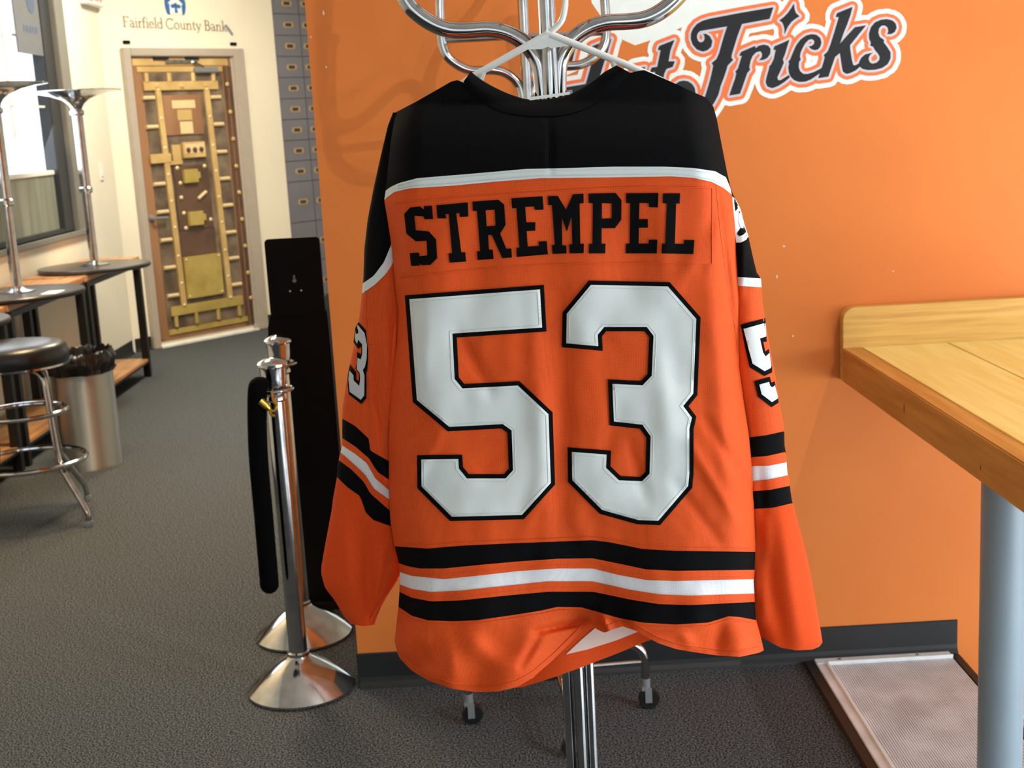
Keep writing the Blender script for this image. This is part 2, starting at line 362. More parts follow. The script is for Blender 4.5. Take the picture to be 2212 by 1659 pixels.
# ------------------------------------------------------------------ door with printed vault
d1 = empty('door_1', D(.52, 0), 'door printed with a gold bank vault, grey metal frame', 'door', kind='structure'); do = d1.location
def dpart(name, m, boxes, parent=d1, bevel=0):
    mb = MB()
    for bx in boxes: mb.obox(D, *bx)
    return mb.build(name, m, parent, bevel=bevel, origin=do)
dpart('door_frame', 'frame_grey', [(-.06, .005, 0, 2.235, 0, .045), (.945, 1.05, 0, 2.235, 0, .045), (.005, .945, 2.175, 2.235, 0, .045)], bevel=.006)
dpart('frame_stop', 'frame_grey', [(.925, .945, 0, 2.175, 0, .02)])
leaf = dpart('leaf', 'bronze', [(.005, .928, .045, 2.17, 0, .012)])
dpart('top_panel', 'gold', [(.03, .90, 2.11, 2.16, .012, .014)], leaf)
dpart('threshold', 'alu', [(.005, .945, 0, .012, 0, .05)])
dpart('vault_back', 'vault_dark', [(.10, .83, .13, 2.06, .012, .016)], leaf)
for s0, s1 in ((.015, .055), (.845, .875), (.895, .922)): dpart('stile', 'bronze_dark' if s0 > .8 else 'bronze', [(s0, s1, .06, 2.1, .012, .02)], leaf)
dpart('bottom_rail', 'gold_olive', [(.10, .86, .085, .125, .012, .022)], leaf); dpart('top_rail', 'gold', [(.06, .84, 2.062, 2.10, .012, .02)], leaf)
dpart('cross_bar', 'gold', [(.095, .775, 1.925, 1.99, .016, .036)], leaf, .004); dpart('cross_bar', 'gold_olive', [(.13, .82, .225, .30, .016, .036)], leaf, .004)
def slant(s0, z): return s0+(2.0-z)*.022
q = MB(); q.obox(lambda a, z, w: D(slant(.19, z)+a, z, w), 0, .045, .30, 1.925, .02, .04); q.build('vertical_bar', 'gold', leaf, origin=do)
q = MB(); q.obox(lambda a, z, w: D(slant(.635, z)+a, z, w), 0, .045, .30, 1.925, .02, .04); q.build('vertical_bar', 'gold', leaf, origin=do)
def drivet(s, z, r, m, w=.036, parent=leaf):
    mb = MB(); mb.lathe([(r, 0), (r, .004), (r*.7, r*.6), (1e-5, r*.8)], 12)
    mb.v = [tuple(D(s+x, z+y, w+zz)) for x, y, zz in mb.v]; return mb.build('rivet', m, parent, smooth=True, origin=do)
for z in (1.963, 1.75, 1.539, 1.327, 1.119, .904, .689, .473, .266): drivet(slant(.872, z), z, .018, 'gold', .018)
for z in (1.93, 1.72, 1.50, 1.30, 1.10, .90, .68, .47, .30):
    drivet(slant(.2125, z), z, .013, 'gold_pale'); drivet(slant(.6575, z), z, .013, 'gold_pale')
for s in (.21, .43, .655): drivet(s, 1.957, .02, 'gold')
def dbolt(s, z, L, m, r=.016):
    mb = MB(); mb.tube([D(s-L/2, z, .024), D(s+L/2, z, .024)], r, 10); return mb.build('bolt', m, leaf, smooth=True, origin=do)
for z in (1.873, 1.66, 1.44, 1.236, 1.026, .812, .601, .385): dbolt(slant(.128, z), z, .10, 'gold_pale')
for z in (1.866, 1.659, 1.446, 1.236, 1.027, .813, .605, .393): dbolt(slant(.737, z), z, .10, 'gold_pale')
for s in (.13, .33, .55, .74):
    q = MB(); q.tube([D(s, 1.99, .024), D(s, 2.055, .024)], .018, 10); q.build('bolt', 'gold', leaf, smooth=True, origin=do)
for s in (.17, .36, .57, .78):
    q = MB(); q.tube([D(s, .14, .024), D(s, .225, .024)], .016, 10); q.build('bolt', 'gold_olive', leaf, smooth=True, origin=do)
dpart('vault_plate', 'bronze', [(.25, .60, 1.59, 1.89, .016, .028)], leaf, .003)
dpart('name_card', 'gold_pale', [(.33, .54, 1.79, 1.85, .028, .031)], leaf); dpart('small_plate', 'gold', [(.37, .50, 1.70, 1.78, .028, .032)], leaf); dpart('name_card', 'gold_pale', [(.385, .50, 1.60, 1.69, .028, .031)], leaf)
tl = dpart('time_lock', 'gold', [(.38, .585, 1.415, 1.535, .016, .05)], leaf, .004)
dpart('dial_window', 'gold_pale', [(.395, .57, 1.45, 1.52, .05, .053)], leaf)
for i in range(3): drivet(.42+i*.06, 1.475, .02, 'bronze_dark', .053)
dpart('hinge_plate', 'gold', [(.29, .37, 1.40, 1.52, .016, .03), (.085, .265, 1.39, 1.46, .02, .045), (.25, .37, 1.37, 1.40, .02, .036)], leaf, .003)
dpart('dark_plate', 'bronze_dark', [(.285, .61, .87, 1.36, .016, .026)], leaf, .003)
dpart('lower_dark_plate', 'bronze_dark', [(.285, .62, .67, .87, .016, .02)], leaf)
dpart('lock_box', 'gold_olive', [(.36, .487, 1.227, 1.33, .026, .06), (.487, .515, 1.255, 1.305, .026, .05)], leaf, .003)
dpart('lock_box', 'gold_olive', [(.368, .498, .90, 1.007, .026, .06), (.498, .53, .93, .98, .026, .05)], leaf, .003)
for s, z in ((.32, 1.345), (.335, 1.23), (.33, 1.12), (.34, 1.0), (.345, .885), (.585, .93), (.575, 1.345)): drivet(s, z, .016, 'gold_pale', .026)
q = MB(); q.tube([D(.48, 1.10, .035), D(.56, 1.15, .035)], .013, 8); q.build('lever', 'gold_pale', leaf, smooth=True, origin=do)
dpart('brass_plate', 'gold_olive', [(.285, .635, .34, .665, .016, .045)], leaf, .004)
for s in (.305, .615):
    for z in (.36, .645): drivet(s, z, .01, 'gold_pale', .045)
hd = MB(); hd.lathe([(.028, 0), (.03, .01), (.022, .02), (.012, .05), (1e-5, .052)], 16); hd.v = [tuple(D(.047+x, .985+y, .012+z)) for x, y, z in hd.v]
hd.tube([D(.047, .985, .06), D(.10, .985, .065), D(.168, .98, .06)], .011, 10); hd.build('door_handle', 'zinc', d1, smooth=True, origin=do)
cl = dpart('door_closer', 'zinc', [(.56, .777, 2.05, 2.095, .012, .06)], d1, .008)
q = MB(); q.obox(D, .313, .60, 2.125, 2.15, .02, .03); q.tube([D(.56, 2.135, .04), D(.64, 2.095, .05)], .008, 8); q.build('closer_arm', 'chrome_dull', cl, origin=do)
cl2 = dpart('closer_bracket', 'black_metal', [(.21, .34, 2.15, 2.172, .012, .03), (.50, .62, 2.15, 2.172, .012, .03)], d1)

for k, (s, z) in enumerate(((.004, 2.277), (.98, 2.273))):
    o = MB(); o.obox(D, s-.03, s+.03, z-.012, z+.012, 0, .012); o = o.build('wall_clip', 'black_matte', bevel=.002, origin=D(s, z-.012))
    tag(o, 'small black clip above the %s corner of the vault door' % ('left', 'right')[k], 'clip', 'clips above the vault door')

# ------------------------------------------------------------------ bank lettering and logo
def arc(cx, cy, rx, ry, a0, a1, n=12): return [(cx+rx*math.cos(math.radians(a0+(a1-a0)*i/n)), cy+ry*math.sin(math.radians(a0+(a1-a0)*i/n))) for i in range(n+1)]
TK, TN = .13, .06
GL = {
 'F': (.62, [([(.17, .02), (.17, .98)], TK), ([(.03, .97), (.56, .97), (.56, .80)], TN), ([(.17, .52), (.44, .52), (.44, .42)], TN), ([(.03, .03), (.32, .03)], TN)]),
 'a': (.52, [(arc(.2, .44, .17, .18, 150, 0, 8), .08), ([(.38, .46), (.38, .06), (.48, .03)], .11), (arc(.22, .18, .16, .16, 60, 330, 12), .08)]),
 'i': (.28, [([(.14, .03), (.14, .60)], .12), ([(.02, .60), (.14, .60)], TN), ([(.02, .02), (.26, .02)], TN), ([(.13, .80), (.14, .89)], .13)]),
 'r': (.40, [([(.14, .03), (.14, .60)], .12), ([(.02, .60), (.14, .60)], TN), ([(.02, .02), (.28, .02)], TN), ([(.16, .44), (.25, .58), (.37, .60)], .08)]),
 'f': (.36, [([(.14, .03), (.14, .80), (.22, .95), (.38, .97)], .11), ([(.02, .60), (.34, .60)], TN), ([(.02, .02), (.28, .02)], TN)]),
 'e': (.50, [(arc(.25, .31, .20, .29, 0, 330, 20), .085), ([(.07, .34), (.44, .36)], TN)]),
 'l': (.28, [([(.14, .03), (.14, 1.02)], .12), ([(.02, 1.0), (.14, 1.02)], TN), ([(.02, .02), (.26, .02)], TN)]),
 'd': (.58, [([(.44, .04), (.44, 1.02)], .12), ([(.31, 1.0), (.44, 1.02)], TN), (arc(.26, .30, .20, .28, 20, 340, 20), .085), ([(.44, .04), (.54, .04)], TN)]),
 'C': (.78, [(arc(.42, .49, .36, .49, 40, 322, 24), .10), ([(.70, .80), (.71, .97)], TN)]),
 'o': (.58, [(arc(.28, .30, .22, .29, 0, 360, 24), .09)]),
 'u': (.60, [([(.13, .60), (.13, .18), (.22, .04), (.36, .07), (.44, .18)], .09), ([(.45, .60), (.45, .04)], .11), ([(.02, .60), (.13, .60)], TN), ([(.34, .60), (.45, .60)], TN), ([(.45, .03), (.56, .03)], TN)]),
 'n': (.62, [([(.14, .03), (.14, .60)], .12), ([(.02, .60), (.14, .60)], TN), ([(.02, .02), (.26, .02)], TN), ([(.16, .46), (.28, .59), (.42, .55), (.47, .40), (.47, .03)], .10), ([(.36, .02), (.59, .02)], TN)]),
 't': (.38, [([(.16, .80), (.16, .14), (.24, .03), (.36, .06)], .11), ([(.02, .59), (.34, .59)], TN)]),
 'y': (.56, [([(.07, .59), (.29, .04)], .11), ([(.49, .59), (.29, .04), (.18, -.22), (.06, -.26)], TN), ([(.0, .59), (.20, .59)], TN), ([(.37, .59), (.56, .59)], TN)]),
 'B': (.68, [([(.17, .02), (.17, .98)], TK), ([(.03, .97), (.36, .97)], TN), (arc(.34, .74, .18, .22, 90, -90, 10), .10), ([(.17, .52), (.36, .52)], TN), (arc(.36, .27, .22, .25, 90, -90, 10), .11), ([(.03, .03), (.38, .03)], TN)]),
 'k': (.56, [([(.14, .03), (.14, 1.02)], .12), ([(.02, 1.0), (.14, 1.02)], TN), ([(.02, .02), (.26, .02)], TN), ([(.17, .30), (.42, .59)], TN), ([(.22, .34), (.48, .03)], .11), ([(.32, .59), (.52, .59)], TN), ([(.40, .02), (.58, .02)], TN)]),
}
def ribbon(mb, pts, w, fn, t0, t1):
    P = [Vector(p) for p in pts]
    for i in range(len(P)):
        if i < len(P)-1:
            d = (P[i+1]-P[i]); n = Vector((-d.y, d.x)).normalized()*w/2
            q = [P[i]+n, P[i]-n, P[i+1]-n, P[i+1]+n]
            mb.add([fn(p.x, p.y, t) for t in (t0, t1) for p in q], [(0,1,2,3),(4,7,6,5),(0,4,5,1),(1,5,6,2),(2,6,7,3),(3,7,4,0)])
        if 0 < i < len(P)-1:
            c = [P[i]+Vector((math.cos(a*.7854), math.sin(a*.7854)))*w/2 for a in range(8)]
            mb.add([fn(p.x, p.y, t1) for p in c], [tuple(range(8))])
bs = empty('bank_sign', D(.46, 2.35), 'brown serif lettering in one line above the vault door', 'sign'); adv = 0; lay = []
for ch in 'Fairfield County Bank':
    if ch == ' ': adv += .26; continue
    lay.append((ch, adv)); adv += GL[ch][0]+.0
SCL = .945/adv; HZ = .078
for ch, a in lay:
    mb = MB()
    for pts, w in GL[ch][1]: ribbon(mb, [((a+x)*SCL, y*HZ) for x, y in pts], w*.062, lambda u, v, t: D(-.01+u, 2.385+v-.018*u, t), 0, .004)
    mb.build('letter', 'bank_brown', bs, origin=bs.location)
lg = empty('bank_logo', D(.47, 2.49), 'round blue logo with a white house above the brown lettering', 'sign')
dome = arc(.468, 2.56, .095, .125, -38, 218, 28)
slab(MB(), dome, [], lambda u, v, t: D(u, v, t), 0, .004).build('blue_dome', 'bank_blue', lg, origin=lg.location)
hs = [(.415, 2.484), (.415, 2.565), (.398, 2.562), (.468, 2.625), (.538, 2.555), (.522, 2.56), (.522, 2.484)]
slab(MB(), hs, [], lambda u, v, t: D(u, v, t), .004, .0055).build('house', 'decal_white', lg, origin=lg.location)
tr = MB()
for c, r in (((.44, 2.545), .016), ((.468, 2.55), .02), ((.498, 2.543), .016)): slab(tr, arc(c[0], c[1], r, r, 0, 330, 11), [], lambda u, v, t: D(u, v, t), .0055, .007)
slab(tr, [(.455, 2.495), (.46, 2.545), (.478, 2.545), (.484, 2.495)], [], lambda u, v, t: D(u, v, t), .0055, .007)
tr.build('tree', 'bank_blue', lg, origin=lg.location)
tp = MB(); tp.tube([D(.918, 2.415, .012), D(.975, 2.346, .012)], .009, 10)
tag(tp.build('wall_bar', 'steel_paint', smooth=True, origin=D(.975, 2.345)), 'short slanted grey bar at the end of the brown lettering', 'bar')

# ------------------------------------------------------------------ safe deposit box mural on the far wall
mu = empty('box_mural', D(1.68, .5), 'blue-grey wall mural of safe deposit boxes beside the vault door', 'mural'); mo = mu.location
MB().obox(D, 1.405, 2.25, .12, 2.95, 0, .003).build('backing', 'mural_line', mu, origin=mo)
rows = [2.85, 2.685, 2.515, 2.345, 2.177, 2.008, 1.838, 1.669, 1.50, 1.33, 1.16, .823, .49, .14]
for s0, s1, sl in ((1.408, 1.676, 1.556), (1.684, 1.955, 1.757), (1.963, 2.24, 2.07)):
    for za, zb in zip(rows, rows[1:]):
        p = MB(); p.obox(D, s0, s1, zb+.004, za-.002, .003, .007); p = p.build('box_door', 'mural_blue', mu, bevel=.0015, origin=mo)
        zl = (za+zb)/2
        r = [(sl+math.copysign(.034, math.cos(a))+.019*math.cos(a), zl+.023*math.sin(a)) for a in [math.radians(10+20*i) for i in range(18)]]
        slab(MB(), r, [], lambda u, v, t: D(u, v, t), .007, .009).build('lock_plate', 'lock_gold', p, origin=mo)
        q = MB(); q.obox(D, sl-.032, sl+.032, zl-.014, zl+.014, .009, .0105); q.build('number_plate', 'lock_dark', p, origin=mo)

# ------------------------------------------------------------------ small wall things on the left
sw = empty('light_switch', (XL, 9.525, 1.36), 'white light switch plate on the left wall', 'switch')
MB().box(XL, XL+.008, 9.485, 9.565, 1.30, 1.42).build('plate', 'plastic_white', sw, bevel=.003, origin=sw.location)
MB().box(XL+.008, XL+.014, 9.51, 9.54, 1.33, 1.39).build('rocker', 'plastic_white', sw, bevel=.002, origin=sw.location)
ex = empty('exit_sign', (XL, 9.65, 2.51), 'white exit sign box with red letters on the left wall', 'sign')
MB().box(XL, XL+.06, 9.47, 9.85, 2.51, 2.74).build('housing', 'plastic_white', ex, bevel=.006, origin=ex.location)
EX = {'E': [((0, 0), (0, 1)), ((0, 1), (.55, 1)), ((0, .5), (.45, .5)), ((0, 0), (.55, 0))], 'X': [((0, 0), (.6, 1)), ((0, 1), (.6, 0))], 'I': [((.15, 0), (.15, 1))], 'T': [((.3, 0), (.3, 1)), ((0, 1), (.6, 1))]}
yy = 9.50
for ch in 'EXIT':
    mb = MB()
    for a, c in EX[ch]: ribbon(mb, [(yy+a[0]*.12, 2.545+a[1]*.15), (yy+c[0]*.12, 2.545+c[1]*.15)], .024, lambda u, v, t: (XL+.06+t, u, v), 0, .003)
    mb.build('letter', 'red_glow', ex, origin=ex.location); yy += .055 if ch == 'I' else .093

# ------------------------------------------------------------------ bar tables along the left wall
def bar_table(y0, y1, label):
    t = empty('bar_table', ((XL-2.38)/2, (y0+y1)/2, 0), label, 'table', 'long bar tables along the left wall'); o = t.location
    n = 3; w = (-2.385+2.755)/n
    for i in range(n): MB().box(-2.755+i*w+.001, -2.755+(i+1)*w-.001, y0, y1, .775, .81).build('plank', 'wood_brown', t, bevel=.003, origin=o)
    MB().box(-2.765, -2.378, y0+.005, y1-.005, .745, .775).build('top_frame', 'black_metal', t, bevel=.002, origin=o)
    for x in (-2.74, -2.425):
        for y in (y0+.01, y1-.055): MB().box(x, x+.045, y, y+.045, 0, .745).build('leg', 'black_metal', t, bevel=.002, origin=o)
    MB().box(-2.735, -2.39, y0+.02, y1-.02, .09, .105).build('shelf_frame', 'black_metal', t, origin=o)
    MB().box(-2.74, -2.385, y0+.015, y1-.015, .105, .125).build('shelf', 'wood_brown', t, bevel=.003, origin=o)
bar_table(7.62, 8.82, 'brown bar table nearest the vault door under the farthest upturned pub table')
bar_table(6.38, 7.58, 'brown bar table in the middle of the row behind the trash can')
bar_table(5.14, 6.34, 'brown bar table at the picture edge behind the bar stool')
def pub_table(x, y, z, label):
    t = empty('pub_table', (x, y, z), label, 'table', 'upturned pub tables standing on the bar tables')
    a = MB(); a.lathe([(1e-5, 0), (.31, 0), (.325, .004), (.33, .012), (.33, .022), (.325, .028), (1e-5, .028)], 56); a.build('table_top', 'disc', t, smooth=True)
    a = MB(); a.lathe([(.09, .028), (.09, .034), (.05, .042), (.03, .055)], 28); a.build('flange', 'chrome_dull', t, smooth=True)
    a = MB(); a.lathe([(.026, .04), (.026, .47), (.031, .475), (.031, .95)], 24); a.build('pole', 'chrome', t, smooth=True)
    a = MB(); a.lathe([(.032, .46), (.039, .468), (.039, .49), (.032, .498)], 24); a.build('collar', 'chrome', t, smooth=True)
    a = MB(); a.lathe([(.034, .915), (.042, .922), (.042, .94), (.034, .947)], 24); a.build('collar', 'chrome', t, smooth=True)
    a = MB(); a.lathe([(.031, .95), (.036, .965), (.05, .985), (.08, 1.008), (.14, 1.03), (.21, 1.045), (.267, 1.053), (.267, 1.058), (1e-5, 1.06)], 48); a.build('base', 'chrome', t, smooth=True)
pub_table(-2.437, 8.0, .81, 'upturned round pub table on the bar table nearest the vault door')
pub_table(-2.446, 6.7, .81, 'upturned round pub table behind the bar stool, its chrome pole at the left edge')
pub_table(-2.445, 5.62, .81, 'dark round pub table top peeking in at the left picture edge')
o = MB().box(-2.27, -2.19, 6.52, 6.66, .8382, .8392).build('paper_slip', 'paper', origin=(-2.23, 6.59, .8382)); tag(o, 'white paper slip lying on the upturned pub table', 'paper')

# ------------------------------------------------------------------ bar stool
st = empty('bar_stool', (-2.02, 5.41, 0), 'chrome bar stool with round black vinyl seat at the left edge', 'stool', rz=math.radians(-27.3))
a = MB(); a.lathe([(1e-5, .765), (.14, .765), (.185, .758), (.208, .742), (.214, .72), (.214, .672), (.208, .664), (1e-5, .66)], 56); a.build('seat', 'vinyl', st, smooth=True, angle=60)
a = MB(); a.lathe([(.2145, .668), (.217, .668), (.217, .676), (.2145, .676)], 56); a.build('seat_band', 'chrome', st, smooth=True)
for k in range(4):
    c, s = math.cos(k*math.pi/2), math.sin(k*math.pi/2)
    P = smoothpath([(r*c, r*s, z) for r, z in ((.03, .655), (.10, .65), (.145, .62), (.155, .55), (.165, .40), (.178, .27), (.20, .22), (.285, .09), (.302, .05), (.305, .012))], 5)
    l = MB().tube(P, .0125, 12).build('leg', 'chrome', st, smooth=True)
    MB().lathe([(.015, 0), (.016, .02), (.014, .026)], 14, (.305*c, .305*s, 0)).build('foot', 'steel_paint', l, smooth=True)
for r, z in ((.178, .47), (.235, .262)):
    MB().tube([(r*math.cos(2*math.pi*i/48), r*math.sin(2*math.pi*i/48), z) for i in range(48)], .0105, 10, True).build('foot_ring', 'chrome', st, smooth=True)

# ------------------------------------------------------------------ trash can
tc = empty('trash_can', (-2.062, 6.36, 0), 'round stainless trash can with a black bag behind the bar stool', 'trash can')
a = MB(); a.lathe([(.146, 0), (.148, .012), (.148, .52), (.152, .53), (.152, .545), (.146, .55), (.144, .50), (.142, .02), (1e-5, .02)], 56); a.build('can', 'steel_can', tc, smooth=True)
def wob(r, z, a, i):
    k = noise.noise(Vector((math.cos(a)*3, math.sin(a)*3, i*.7)))*.018 + .006*math.sin(a*23+i)
    return (max(r+k*(.4 if i in (3, 4) else 1), 1e-4), z+k*.9)
a = MB(); a.lathe([(.158, .47), (.162, .50), (.163, .53), (.158, .565), (.150, .575), (.142, .565), (.136, .53), (.13, .45), (.11, .33), (1e-4, .30)], 72, wob=wob); a.build('bag', 'bag', tc, smooth=True, angle=70)

# ------------------------------------------------------------------ stanchions and rope
def stanchion(x, y, label):
    t = empty('stanchion', (x, y, 0), label, 'stanchion', 'chrome rope stanchions')
    a = MB(); a.lathe([(1e-5, 0), (.145, 0), (.15, .004), (.15, .010), (.144, .016), (.130, .030), (.105, .052), (.078, .072), (.052, .088), (.036, .098), (.030, .104), (.028, .112), (1e-5, .112)], 64); a.build('base', 'chrome', t, smooth=True)
    a = MB(); a.lathe([(.031, .104), (.031, .112), (.026, .116), (.0255, .84)], 32); a.build('post', 'chrome', t, smooth=True)
    a = MB(); a.lathe([(.0255, .836), (.031, .842), (.031, .850), (.027, .856), (.029, .864), (.0325, .874), (.034, .90), (.0355, .924), (.0365, .930), (.041, .934), (.041, .940), (.036, .946), (.02, .954), (1e-5, .956)], 32); a.build('cap', 'chrome', t, smooth=True)
    a = MB(); a.tube([(.048*math.cos(2*math.pi*i/40), .048*math.sin(2*math.pi*i/40), .868) for i in range(40)], .005, 8, True)
    for k in range(3): a.tube([(.03*math.cos(k*2.09+.5), .03*math.sin(k*2.09+.5), .868), (.048*math.cos(k*2.09+.5), .048*math.sin(k*2.09+.5), .868)], .004, 6)
    a.build('ring', 'chrome', t, smooth=True)
stanchion(-.626, 3.52, 'front chrome rope stanchion with a black rope hooked on its ring')
stanchion(-.676, 3.93, 'rear chrome rope stanchion standing against the black stand')
rp = empty('velvet_rope', (-.70, 3.48, .2), 'black velvet rope hanging from the front stanchion ring', 'rope'); ro = rp.location
top = on_y(556, 848, 3.45); bot = on_y(582, 1262, 3.45)
P = smoothpath([top+Vector((.012, .01, .02)), top, top.lerp(bot, .3)+Vector((-.008, 0, 0)), top.lerp(bot, .65)+Vector((-.004, 0, 0)), bot], 8)
R = [.020+.006*min(1, i/6) for i in range(len(P))]
a = MB(); a.tube(P, R, 18); a.ball(P[-1], .026, 18); a.ball(P[0], .020, 18); a.build('rope', 'black_velvet', rp, smooth=True, origin=ro)
p0 = on_y(562, 866, 3.43); p1 = on_y(582, 884, 3.43); p2 = on_y(590, 865, 3.44)
a = MB(); a.tube([p0, p0.lerp(p1, .7)], .0105, 14); a.tube([p0.lerp(p1, .68), p1], [.0105, .007], 12); a.build('end_cap', 'brass', rp, smooth=True, origin=ro)
a = MB(); a.tube(smoothpath([p1, p1+Vector((.012, 0, -.006)), p1+Vector((.02, .005, .01)), p2, p2+Vector((-.004, .01, .022))], 5), .0045, 8); a.tube(smoothpath([p1, p1+Vector((.004, 0, -.014)), p1+Vector((.012, 0, -.02))], 4), .004, 8); a.build('snap_hook', 'brass', rp, smooth=True, origin=ro)

# ------------------------------------------------------------------ black stand between the stanchions and the wall end
ks = empty('display_stand', (-.645, 4.16, 0), 'tall black freestanding stand behind the rear stanchion', 'stand'); ko = ks.location
def rrect(x0, x1, z0, z1, r, n=5):
    P = []
    for cx, cz, a in ((x1-r, z1-r, 0), (x0+r, z1-r, 90), (x0+r, z0+r, 180), (x1-r, z0+r, 270)):
        P += [(cx+r*math.cos(math.radians(a+90*i/n)), cz+r*math.sin(math.radians(a+90*i/n))) for i in range(n+1)]
    return P
up_ = slab(MB(), rrect(-.725, -.553, .985, 1.228, .013), [], lambda u, v, t: (u, 4.14-t, v), 0, .012).build('top_plate', 'black_matte', ks, bevel=.0015, origin=ko)
q = MB(); q.lathe([(.006, 0), (.006, .001)], 12); q.v = [(-.641+x, 4.1275-z, 1.095+y) for x, y, z in q.v]; q.box(-.6435, -.6385, 4.1265, 4.1275, 1.095, 1.112); q.build('keyhole', 'steel_paint', up_, origin=ko)
for x in (-.6575, -.6225):
    q = MB(); q.lathe([(.0045, 0), (.003, .002), (1e-5, .0025)], 10); q.v = [(x+a_, 4.128-c_, 1.062+b_) for a_, b_, c_ in q.v]; q.build('screw', 'chrome_dull', up_, smooth=True, origin=ko)
sh = [(-.713, 1.035), (-.728, .985), (-.74, .95), (-.742, .90), (-.742, .03), (-.548, .03), (-.548, .90), (-.55, .985), (-.562, 1.035)]
slab(MB(), sh, [], lambda u, v, t: (u, 4.30-t, v), 0, .16).build('body', 'black_matte', ks, bevel=.004, origin=ko)
MB().box(-.752, -.538, 4.135, 4.31, 0, .03).build('base', 'black_metal', ks, bevel=.004, origin=ko)

# ------------------------------------------------------------------ entrance mat, table
em = empty('entrance_mat', (1.02, 2.2, 0), 'ridged aluminium entrance mat set beside the carpet at right', 'mat'); eo = em.location
MB().box(.794, .826, .9, 3.487, 0, .012).build('rubber_edge', 'rubber', em, bevel=.004, origin=eo)
MB().box(1.208, 1.236, .9, 3.487, -.16, .010).build('rubber_edge', 'rubber', em, bevel=.004, origin=eo)
MB().box(.826, .860, .9, 3.452, 0, .014).build('frame_strip', 'alu', em, bevel=.002, origin=eo)
bk = MB().box(.826, 1.208, 3.452, 3.487, 0, .016).build('frame_strip', 'alu', em, bevel=.002, origin=eo)
MB().box(.852, .858, .9, 3.45, .014, .018).build('frame_lip', 'white_paint', em, origin=eo)
MB().box(.858, 1.208, 3.452, 3.458, .016, .020).build('frame_lip', 'white_paint', em, origin=eo)
for x in (.895, 1.115): MB().lathe([(.006, 0), (.004, .0025), (1e-5, .003)], 10, (x, 3.472, .016)).build('screw', 'chrome_dull', bk, smooth=True, origin=eo)
g = MB(); g.box(.860, 1.208, .9, 3.452, 0, .006); x = .862
while x < 1.205: g.box(x, x+.0032, .9, 3.450, .006, .0105); x += .0063
g.build('ridged_tread', 'alu', em, origin=eo)
lm = empty('lower_mat', (1.6, 2.2, -.17), 'lower pale metal grating beyond the table leg', 'mat')
g = MB(); x = 1.25
while x < 1.9: g.box(x, x+.006, 1.0, 3.4, -.17, -.155); x += .011
g.build('bars', 'alu', lm, origin=lm.location)
MB().box(1.245, 1.905, 3.4, 3.43, -.17, -.15).build('frame_strip', 'alu', lm, origin=lm.location)

tb = empty('wooden_table', (1.26, 2.6, 0), 'varnished pine table against the orange wall on a grey pipe leg', 'table'); to = tb.location
xs = [.9585, 1.189, 1.42, 1.62]
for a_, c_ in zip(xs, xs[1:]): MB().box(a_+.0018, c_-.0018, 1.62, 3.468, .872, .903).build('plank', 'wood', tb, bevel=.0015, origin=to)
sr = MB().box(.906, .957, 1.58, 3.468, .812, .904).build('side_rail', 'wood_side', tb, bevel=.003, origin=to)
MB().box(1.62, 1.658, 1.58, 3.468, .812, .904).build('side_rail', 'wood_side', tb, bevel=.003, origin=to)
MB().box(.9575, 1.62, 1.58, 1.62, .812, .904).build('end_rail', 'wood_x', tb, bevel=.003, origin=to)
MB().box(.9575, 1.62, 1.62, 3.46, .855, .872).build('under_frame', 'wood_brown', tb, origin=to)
bp = [(.908, .812), (1.66, .812), (1.66, 1.012)] + [(.943+.035*math.cos(math.radians(a_)), .977+.035*math.sin(math.radians(a_))) for a_ in range(90, 181, 15)]
slab(MB(), bp, [], lambda u, v, t: (u, 3.505-t, v), .002, .037).build('back_board', 'wood_x', tb, bevel=.002, origin=to)
for y, z, r in ((2.93, .855, .008), (2.45, .842, .004)):
    k = MB(); k.lathe([(r, 0), (r*.6, .0006), (1e-5, .0006)], 12); k.v = [(.906-c_, y+a_*.6, z+b_*1.5) for a_, b_, c_ in k.v]; k.build('knot', 'knot', sr, origin=to)
for x, y in ((1.004, 2.58), (1.5, 2.58)):
    lg_ = MB(); lg_.lathe([(.0455, .04), (.0455, .845)], 36, (x, y, 0)); zf = .0108 if x < 1.2 else -.154
    if x > 1.2: lg_ = MB().lathe([(.0455, zf+.03), (.0455, .845)], 36, (x, y, 0))
    l_ = lg_.build('leg', 'steel_paint', tb, smooth=True, origin=to)
    MB().lathe([(.09, zf+.0), (.09, zf+.022), (.055, zf+.028), (.048, zf+.04)], 36, (x, y, 0)).build('flange', 'steel_paint', l_, smooth=True, origin=to)
    MB().lathe([(.08, .845), (.08, .855)], 36, (x, y, 0)).build('top_flange', 'steel_paint', l_, smooth=True, origin=to)

